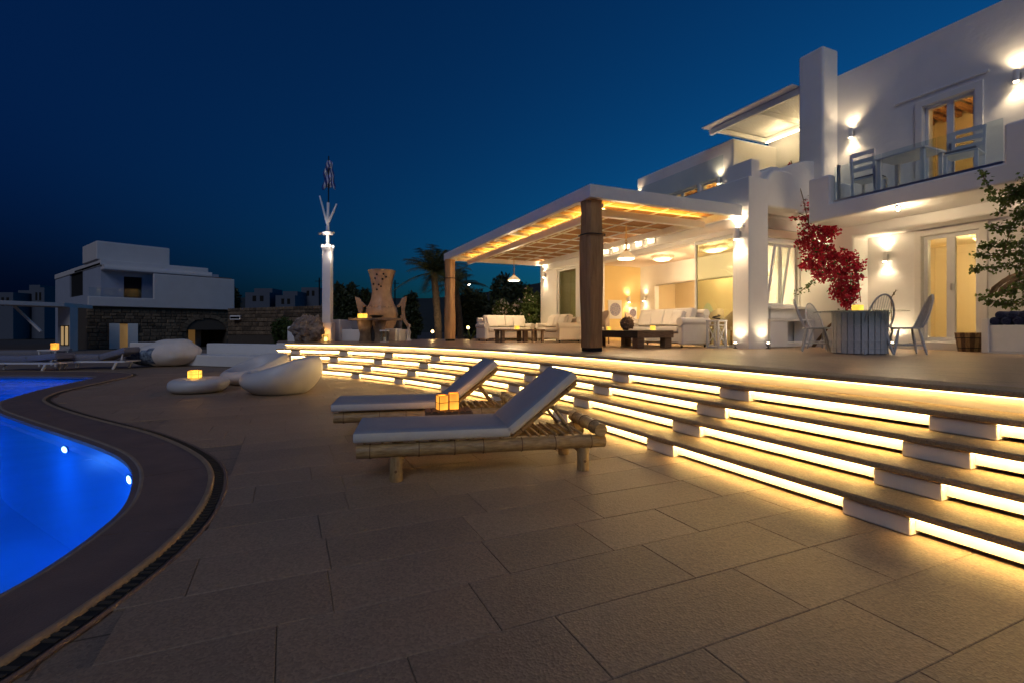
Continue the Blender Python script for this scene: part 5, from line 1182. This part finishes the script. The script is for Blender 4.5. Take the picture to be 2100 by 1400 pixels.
# bougainvillea: built on the wall plane v about 6.2..6.7 in house coordinates
def onv(px,py,v):
    r=((px-1050)/FPX,1.0); rv=r[0]*Vv[0]+r[1]*Vv[1]; cv=-(C0[0]*Vv[0]+C0[1]*Vv[1]); t=(v-cv)/rv; return (r[0]*t,t,CAMZ+(HOR-py)/FPX*t)
bo=thing('bougainvillea','crimson bougainvillea climbing over the corner of the white wall','climbing plant',(*W(6.6,.1),TZ)); rr=random.Random(21); b0=Vector(bo.location)
clus=[(1622,340,4,6.6),(1634,365,13,6.6),(1640,385,12,6.6),(1648,405,11,6.6),(1646,425,16,6.5),(1632,438,14,6.5),(1612,432,12,6.5),(1595,424,7,6.5),(1655,450,14,6.4),(1665,480,26,6.4),(1692,478,22,6.4),(1706,474,12,6.3),(1650,498,14,6.3),(1668,510,24,6.3),(1690,505,18,6.3),(1662,540,20,6.3),(1685,540,26,6.3),(1700,530,18,6.2),(1722,525,16,6.2),(1742,530,16,6.2),(1760,545,14,6.2),(1735,555,20,6.2),(1710,562,22,6.2),(1680,565,16,6.3),(1728,585,20,6.2),(1755,570,12,6.2),(1720,600,18,6.2),(1742,605,18,6.2),(1735,622,14,6.2),(1752,590,10,6.2),(1645,545,7,6.3),(1636,498,7,6.3)]
pts=[];lpts=[]
for (px,py,r_,v) in clus:
    c=Vector(onv(px,py,v)); R_=r_/FPX*c.y; k=int(7+r_*r_*.27)
    for _ in range(k):
        d=Vector((rr.gauss(0,1),rr.gauss(0,1)*1.2,rr.gauss(0,1))).normalized()*rr.random()**.6*R_*1.1; pts.append(c+d-b0)
    for _ in range(int(k*.13)):
        d=Vector((rr.gauss(0,1),rr.gauss(0,1),rr.gauss(0,1))).normalized()*rr.random()**.4*R_*1.3; lpts.append(c+d-b0)
big=[]
for p in pts:
    for _ in range(3): big.append(p+Vector((rr.gauss(0,.016),rr.gauss(0,.016),rr.gauss(0,.016))))
leafmesh(big,.062,3,.85).build('bracts','bract',bo)['kind']='stuff'
for (px,py,v) in((1583,425,6.5),(1590,420,6.5),(1600,440,6.5),(1640,600,6.3),(1655,590,6.3),(1665,580,6.3)):
    c=Vector(onv(px,py,v))-b0
    for _ in range(14): lpts.append(c+Vector((rr.gauss(0,.05),rr.gauss(0,.05),rr.gauss(0,.05))))
leafmesh(lpts,.085,4,.6).build('leaves','leaf',bo)['kind']='stuff'
for path in([(1735,640),(1725,600),(1700,560),(1680,520),(1665,480),(1655,445),(1645,400),(1632,360),(1622,330)],[(1655,445),(1630,435),(1600,430),(1583,425)],[(1735,620),(1745,580),(1735,545),(1690,500)],[(1700,560),(1670,575),(1640,600)],[(1765,620),(1755,560),(1725,530)]):
    MB().tube(catmull([tuple(Vector(onv(px,py,6.3))-b0) for px,py in path],5),.011,6).build('branch','stem',bo,60)
mb=MB(); a=Vector(onv(1735,640,6.3))-b0; MB().tube([(0,0,0),(a.x*.5,a.y*.5,.5),tuple(a)],[.04,.03,.015],8).build('trunk','stem',bo,60)
# twig by the porch
t=thing('twig','thin leafy twig standing above the right windsor chair','plant',W3(5.2,-2.3,TZ)); p0=Vector(t.location); a=Vector(onv(1836,680,5.2))-p0
MB().tube([(0,0,0),tuple(a*.6),tuple(Vector(onv(1828,610,5.2))-p0),tuple(Vector(onv(1838,595,5.2))-p0)],.008,6).build('stem','stem',t,60); leafmesh([Vector(onv(px,py,5.2))-p0 for px,py in((1826,612),(1830,605),(1834,602),(1838,597),(1829,608),(1836,594))],.07,7).build('leaves','leaf',t)['kind']='stuff'
# green creeper hanging at the right edge
cr=thing('green_creeper','green creeper trailing in long sprays over the right edge of the house','climbing plant',W3(5.3,-3.7,TZ)); p0=Vector(cr.location); rr=random.Random(31); pts=[]
sprays=[[(2130,360),(2090,390),(2050,410),(2030,390),(2012,350)],[(2150,420),(2100,440),(2060,470),(2030,462)],[(2150,470),(2090,500),(2040,500),(2012,505)],[(2150,505),(2090,520),(2040,525),(2000,522)],[(2140,540),(2080,545),(2030,550),(1993,552)],[(2140,580),(2100,590),(2060,600),(2012,610)],[(2140,612),(2100,622),(2060,622),(2022,618)],[(2130,380),(2110,450),(2095,520),(2090,580)],[(2150,350),(2120,400),(2080,450),(2060,520)],[(2120,420),(2085,400),(2065,385)],[(2140,345),(2110,370),(2080,405),(2045,440)]]
vpl=[5.05,5.2,5.3,5.25,5.3,5.4,5.4,5.35,5.2,5.1,5.15]
for sp,v in zip(sprays,vpl):
    P=catmull([tuple(Vector(onv(px,py,v))-p0) for px,py in sp],10); MB().tube(P,.007,5).build('stem','stem',cr,60)
    m=len(P)
    for i,p in enumerate(P):
        f=i/m; sd=.055*(1-f)+.022
        for _ in range(int(7*(1-f)**.7)+6): pts.append(Vector(p)+Vector((rr.gauss(0,sd),rr.gauss(0,sd),rr.gauss(0,sd*.8))))
leafmesh(pts,.06,8,.7,droop=.5).build('leaves','leaf_vine',cr)['kind']='stuff'
# palm
def palm(px,py_c,depth,tz,label,hr=1.9,n=30,seed=1):
    c=Vector(D(px,py_c,depth)); gx=(px+10-1050)/FPX*depth; t=thing('palm_tree',label,'palm',(gx,depth,tz),0,'palms behind the terrace'); b=Vector(t.location); rr=random.Random(seed)
    P=catmull([(0,0,0),((c.x-gx)*.2,0,(c.z-tz)*.4),(c.x-gx,0,c.z-tz)],8); tb=MB(); tb.tube(P,[.19-.04*i/len(P)+.015*(i%2) for i in range(len(P))],12); tb.build('trunk','stem_palm' if 'stem_palm' in MATS else mat('stem_palm',(.20,.14,.085),.9,col2=(.08,.055,.03),vscale=10,bump=1,bscale=25),t,40)
    top_=Vector(P[-1]); cr_=MB()
    for k in range(n):
        az=rr.uniform(0,2*PI); el=rr.uniform(-.15,1.35); L=hr*rr.uniform(.8,1.1); mb=MB(); pts=[]; 
        for s in range(13):
            f=s/12; e=el-1.25*f*f; r_=L*f; pts.append(Vector((math.cos(az)*math.cos(el)*r_,math.sin(az)*math.cos(el)*r_,math.sin(el)*r_-.45*L*f*f*(.6+.3*math.cos(el))))+top_)
        mb.tube(pts,[.022*(1-i/13)+.004 for i in range(13)],5)
        for s in range(2,13):
            for h_ in(0,.5):
                i=min(11,s-1); p=pts[i].lerp(pts[i+1],h_); tdir=(pts[i+1]-pts[i]).normalized(); side=tdir.cross(Vector((0,0,1))); side=side.normalized() if side.length>.01 else Vector((1,0,0))
                ll=.52*L/1.9*(1-.6*abs(s/12-.45))
                for sg in(-1,1):
                    q=p+(side*sg*.8+tdir*.55+Vector((0,0,-.32+rr.uniform(-.12,.12)))).normalized()*ll; wv=tdir*.022; mb.add([p-wv,p+wv,q],[(0,1,2)])
        mb.build('frond','palm_leaf',t)
    return t
palm(890,560,24,0,'fan of palm fronds on a lit trunk left of the far timber post',2.0,44,4)
palm(935,585,27,0,'second palm half hidden behind the far timber post',1.7,30,8)
# shrubs and dark trees in the garden
def shrub(px0,px1,py0,py1,depth,label,m,n,size,seed,extra=None,name='shrub',base=0,group='garden shrubs',dd=None,rz_=1.0):
    x0,_,z1=D(px0,py0,depth); x1,_,z0=D(px1,py1,depth); cx=(x0+x1)/2; rx=(x1-x0)/2; dp=dd or rx
    t=thing(name,label,'shrub' if name=='shrub' else 'tree',(cx,depth,base),0,group); rr=random.Random(seed); bl=[]
    hz=z1-base
    for k in range(9):
        bl.append((rr.uniform(-.6,.6)*rx,rr.uniform(-.5,.5)*dp,hz*rr.uniform(.35,.78),rx*rr.uniform(.3,.5),dp*rr.uniform(.3,.5),hz*rr.uniform(.16,.26)))
    P=blob_pts(n,bl,rr); leafmesh(P,size,seed,.45).build('foliage',m,t)['kind']='stuff'
    for k in range(4): 
        b=bl[k]; MB().tube([(b[0]*.15,b[1]*.15,0),(b[0]*.6,b[1]*.6,b[2]*.5),(b[0],b[1],b[2])],[.05,.035,.012],6).build('branch' if name=='shrub' else ('trunk' if k==0 else 'limb'),'stem',t,60)
    if extra:
        em,en,es=extra; Q=blob_pts(en,bl,rr,.85); leafmesh(Q,es,seed+50,.9).build('flowers',em,t)['kind']='stuff'
    return t
shrub(1008,1085,598,700,21.5,'oleander bush with pale flower heads left of the facade','leaf',9000,.15,1,('petal',1500,.11),base=.0)
shrub(1060,1116,585,700,20.5,'lit green oleander close against the house corner','leaf',7000,.15,2,('petal',260,.10),base=0)
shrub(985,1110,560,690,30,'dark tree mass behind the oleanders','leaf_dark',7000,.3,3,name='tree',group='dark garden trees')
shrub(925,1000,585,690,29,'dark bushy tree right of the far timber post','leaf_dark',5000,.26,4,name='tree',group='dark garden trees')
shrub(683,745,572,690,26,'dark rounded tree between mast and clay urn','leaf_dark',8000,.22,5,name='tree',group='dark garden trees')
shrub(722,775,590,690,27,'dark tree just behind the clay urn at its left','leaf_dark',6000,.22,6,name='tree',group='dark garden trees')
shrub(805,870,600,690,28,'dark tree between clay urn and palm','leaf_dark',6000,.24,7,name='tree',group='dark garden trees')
shrub(556,606,640,715,20.5,'small leafy plant lit against the rubble wall','leaf',1800,.15,8,base=0)
shrub(600,640,655,700,21,'low grassy plant behind the terrace end wall','leaf',1500,.16,9,base=.3)
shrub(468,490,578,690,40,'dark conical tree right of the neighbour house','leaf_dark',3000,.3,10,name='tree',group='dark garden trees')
shrub(640,690,640,690,25,'sparse plant on the rubble wall behind the mast','leaf',1500,.16,11,base=.3)
# agave by the far sofa
x,y,_=D(965,690,20); t=thing('agave','spiky agave glowing beside the far cream sofa','plant',(x,y,TZ)); rr=random.Random(2)
for k in range(22):
    a=rr.uniform(0,2*PI); e=rr.uniform(.2,1.2); L=rr.uniform(.35,.55); d=Vector((math.cos(a)*math.cos(e),math.sin(a)*math.cos(e),math.sin(e))); s=Vector((-math.sin(a),math.cos(a),0))*.03
    MB().add([tuple(-s),tuple(s),tuple(d*L*.5+s*1.2),tuple(d*L),tuple(d*L*.5-s*1.2)],[(0,1,2,4),(2,3,4)]).build('blade','leaf',t)
# path lights
for (px,py,dp,lb) in((887,680,22,'small round garden lamp at the palm trunk'),(960,672,22,'small round garden lamp beside the agave')):
    c=D(px,py,dp); t=thing('garden_lamp',lb,'garden lamp',(c[0],c[1],0),0,'round lamps in the garden'); MB().tube([(0,0,0),(0,0,c[2]-.05)],.02,8).build('post','dark_metal',t); MB().lathe([(0,-.07),(.05,-.05),(.07,0),(.05,.05),(0,.07)],12,Matrix.Translation((0,0,c[2]))).build('globe','globe' if 'globe' in MATS else mat('globe',(1,.75,.35),.5,emit=9,ecol=(1,.62,.22)),t,60); plight(t,(0,-.12,c[2]+.12),9,(1,.62,.25))
t=thing('garden_spot','small spotlight lighting the oleander from below','garden lamp',(*D(1098,690,19.6)[:2],.5),0,'round lamps in the garden'); MB().lathe([(0,0),(.04,0),(.05,.1),(0,.1)],10).build('head','dark_metal',t); plight(t,(-.1,-.2,.35),10,(1,.72,.3))
t=thing('palm_fill_light','added spotlight brightening the palm from its foot','garden lamp',(*D(905,690,22.6)[:2],0),0,'round lamps in the garden'); MB().lathe([(0,0),(.04,0),(.05,.1),(0,.1)],10).build('head','dark_metal',t); spot(t,(0,0,.2),(-.3,.9,3.5),70,(1,.7,.3),80)  # spotlight added only to brighten the palm

# ================================================================== FAR LAND
def ridge(y,pts,name,m,depth=60):
    mb=MB(); n=len(pts); vs=[]
    for px,py in pts: x,_,z=D(px,py,y); vs.append((x,y,z))
    for px,py in pts: x,_,z=D(px,py,y); vs.append((x*1.1,y-depth*.5,-.2))
    for px,py in pts: x,_,z=D(px,py,y); vs.append((x,y+depth,-.5))
    fs=[(i+n,i+1+n,i+1,i) for i in range(n-1)]+[(i,i+1,i+1+2*n,i+2*n) for i in range(n-1)]; mb.add(vs,fs); return kind(mb.build(name,m,None,70),'structure')
ridge(260,[(-1500,640),(-300,628),(0,620),(150,622),(400,618),(480,612),(560,606),(640,608),(720,610),(800,612),(880,612),(960,606),(1040,592),(1110,580),(1300,572),(1700,570),(2600,600)],'far_hill','hill',120)
rr=random.Random(12)
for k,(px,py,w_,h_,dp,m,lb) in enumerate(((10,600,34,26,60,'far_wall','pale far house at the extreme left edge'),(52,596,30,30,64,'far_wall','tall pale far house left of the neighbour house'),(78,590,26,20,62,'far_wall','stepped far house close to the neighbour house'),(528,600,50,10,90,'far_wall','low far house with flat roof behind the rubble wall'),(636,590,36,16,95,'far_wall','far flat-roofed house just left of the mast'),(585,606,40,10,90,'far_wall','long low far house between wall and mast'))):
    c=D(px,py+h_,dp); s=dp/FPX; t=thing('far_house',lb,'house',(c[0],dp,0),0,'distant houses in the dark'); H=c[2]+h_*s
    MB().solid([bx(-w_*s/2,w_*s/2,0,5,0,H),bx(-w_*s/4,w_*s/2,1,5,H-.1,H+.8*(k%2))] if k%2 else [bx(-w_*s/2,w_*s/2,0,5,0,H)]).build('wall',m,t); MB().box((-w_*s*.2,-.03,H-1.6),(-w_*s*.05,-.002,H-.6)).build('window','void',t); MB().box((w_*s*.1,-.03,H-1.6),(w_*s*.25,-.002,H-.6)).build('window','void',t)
for px,py,dp,lb in((655,570,80,'thin utility pole just left of the mast'),(810,575,85,'thin utility pole right of the clay urn'),(956,560,90,'thin utility pole by the far street light')):
    c=D(px,py,dp); t=thing('utility_pole',lb,'pole',(c[0],dp,0),0,'distant utility poles'); MB().tube([(0,0,0),(0,0,c[2])],.12,6).build('pole','dark_metal',t); MB().box((-.7,-.05,c[2]-.6),(.7,.05,c[2]-.5)).build('cross_arm','dark_metal',t)
c=D(962,584,120); t=thing('street_light','tiny white street light on the dark hillside','street lamp',(c[0],120,0)); MB().tube([(0,0,0),(0,0,c[2])],.10,6).build('pole','dark_metal',t); MB().lathe([(0,-.22),(.2,-.1),(.24,0),(.2,.1),(0,.22)],10,Matrix.Translation((0,0,c[2]))).build('globe','bulb_white',t,60)

t=thing('curtain','pale curtain behind the narrow window of the facade','curtain',W3(4.75,8.15,TZ),HA); mb=MB()
for k in range(28): 
    a0,a1_=k*.03,(k+1)*.03; f0,f1=.03*math.sin(k*1.5),.03*math.sin((k+1)*1.5); mb.quad((f0,-.4+a0,.1),(f1,-.4+a1_,.1),(f1,-.4+a1_,2.65),(f0,-.4+a0,2.65))
mb.build('fabric','linen',t,80); ceil_lamp(6.2,8.3,3.52,'added ceiling lamp lighting the curtain behind the narrow facade window',14)  # lamp added to lighten the curtain and the dark window
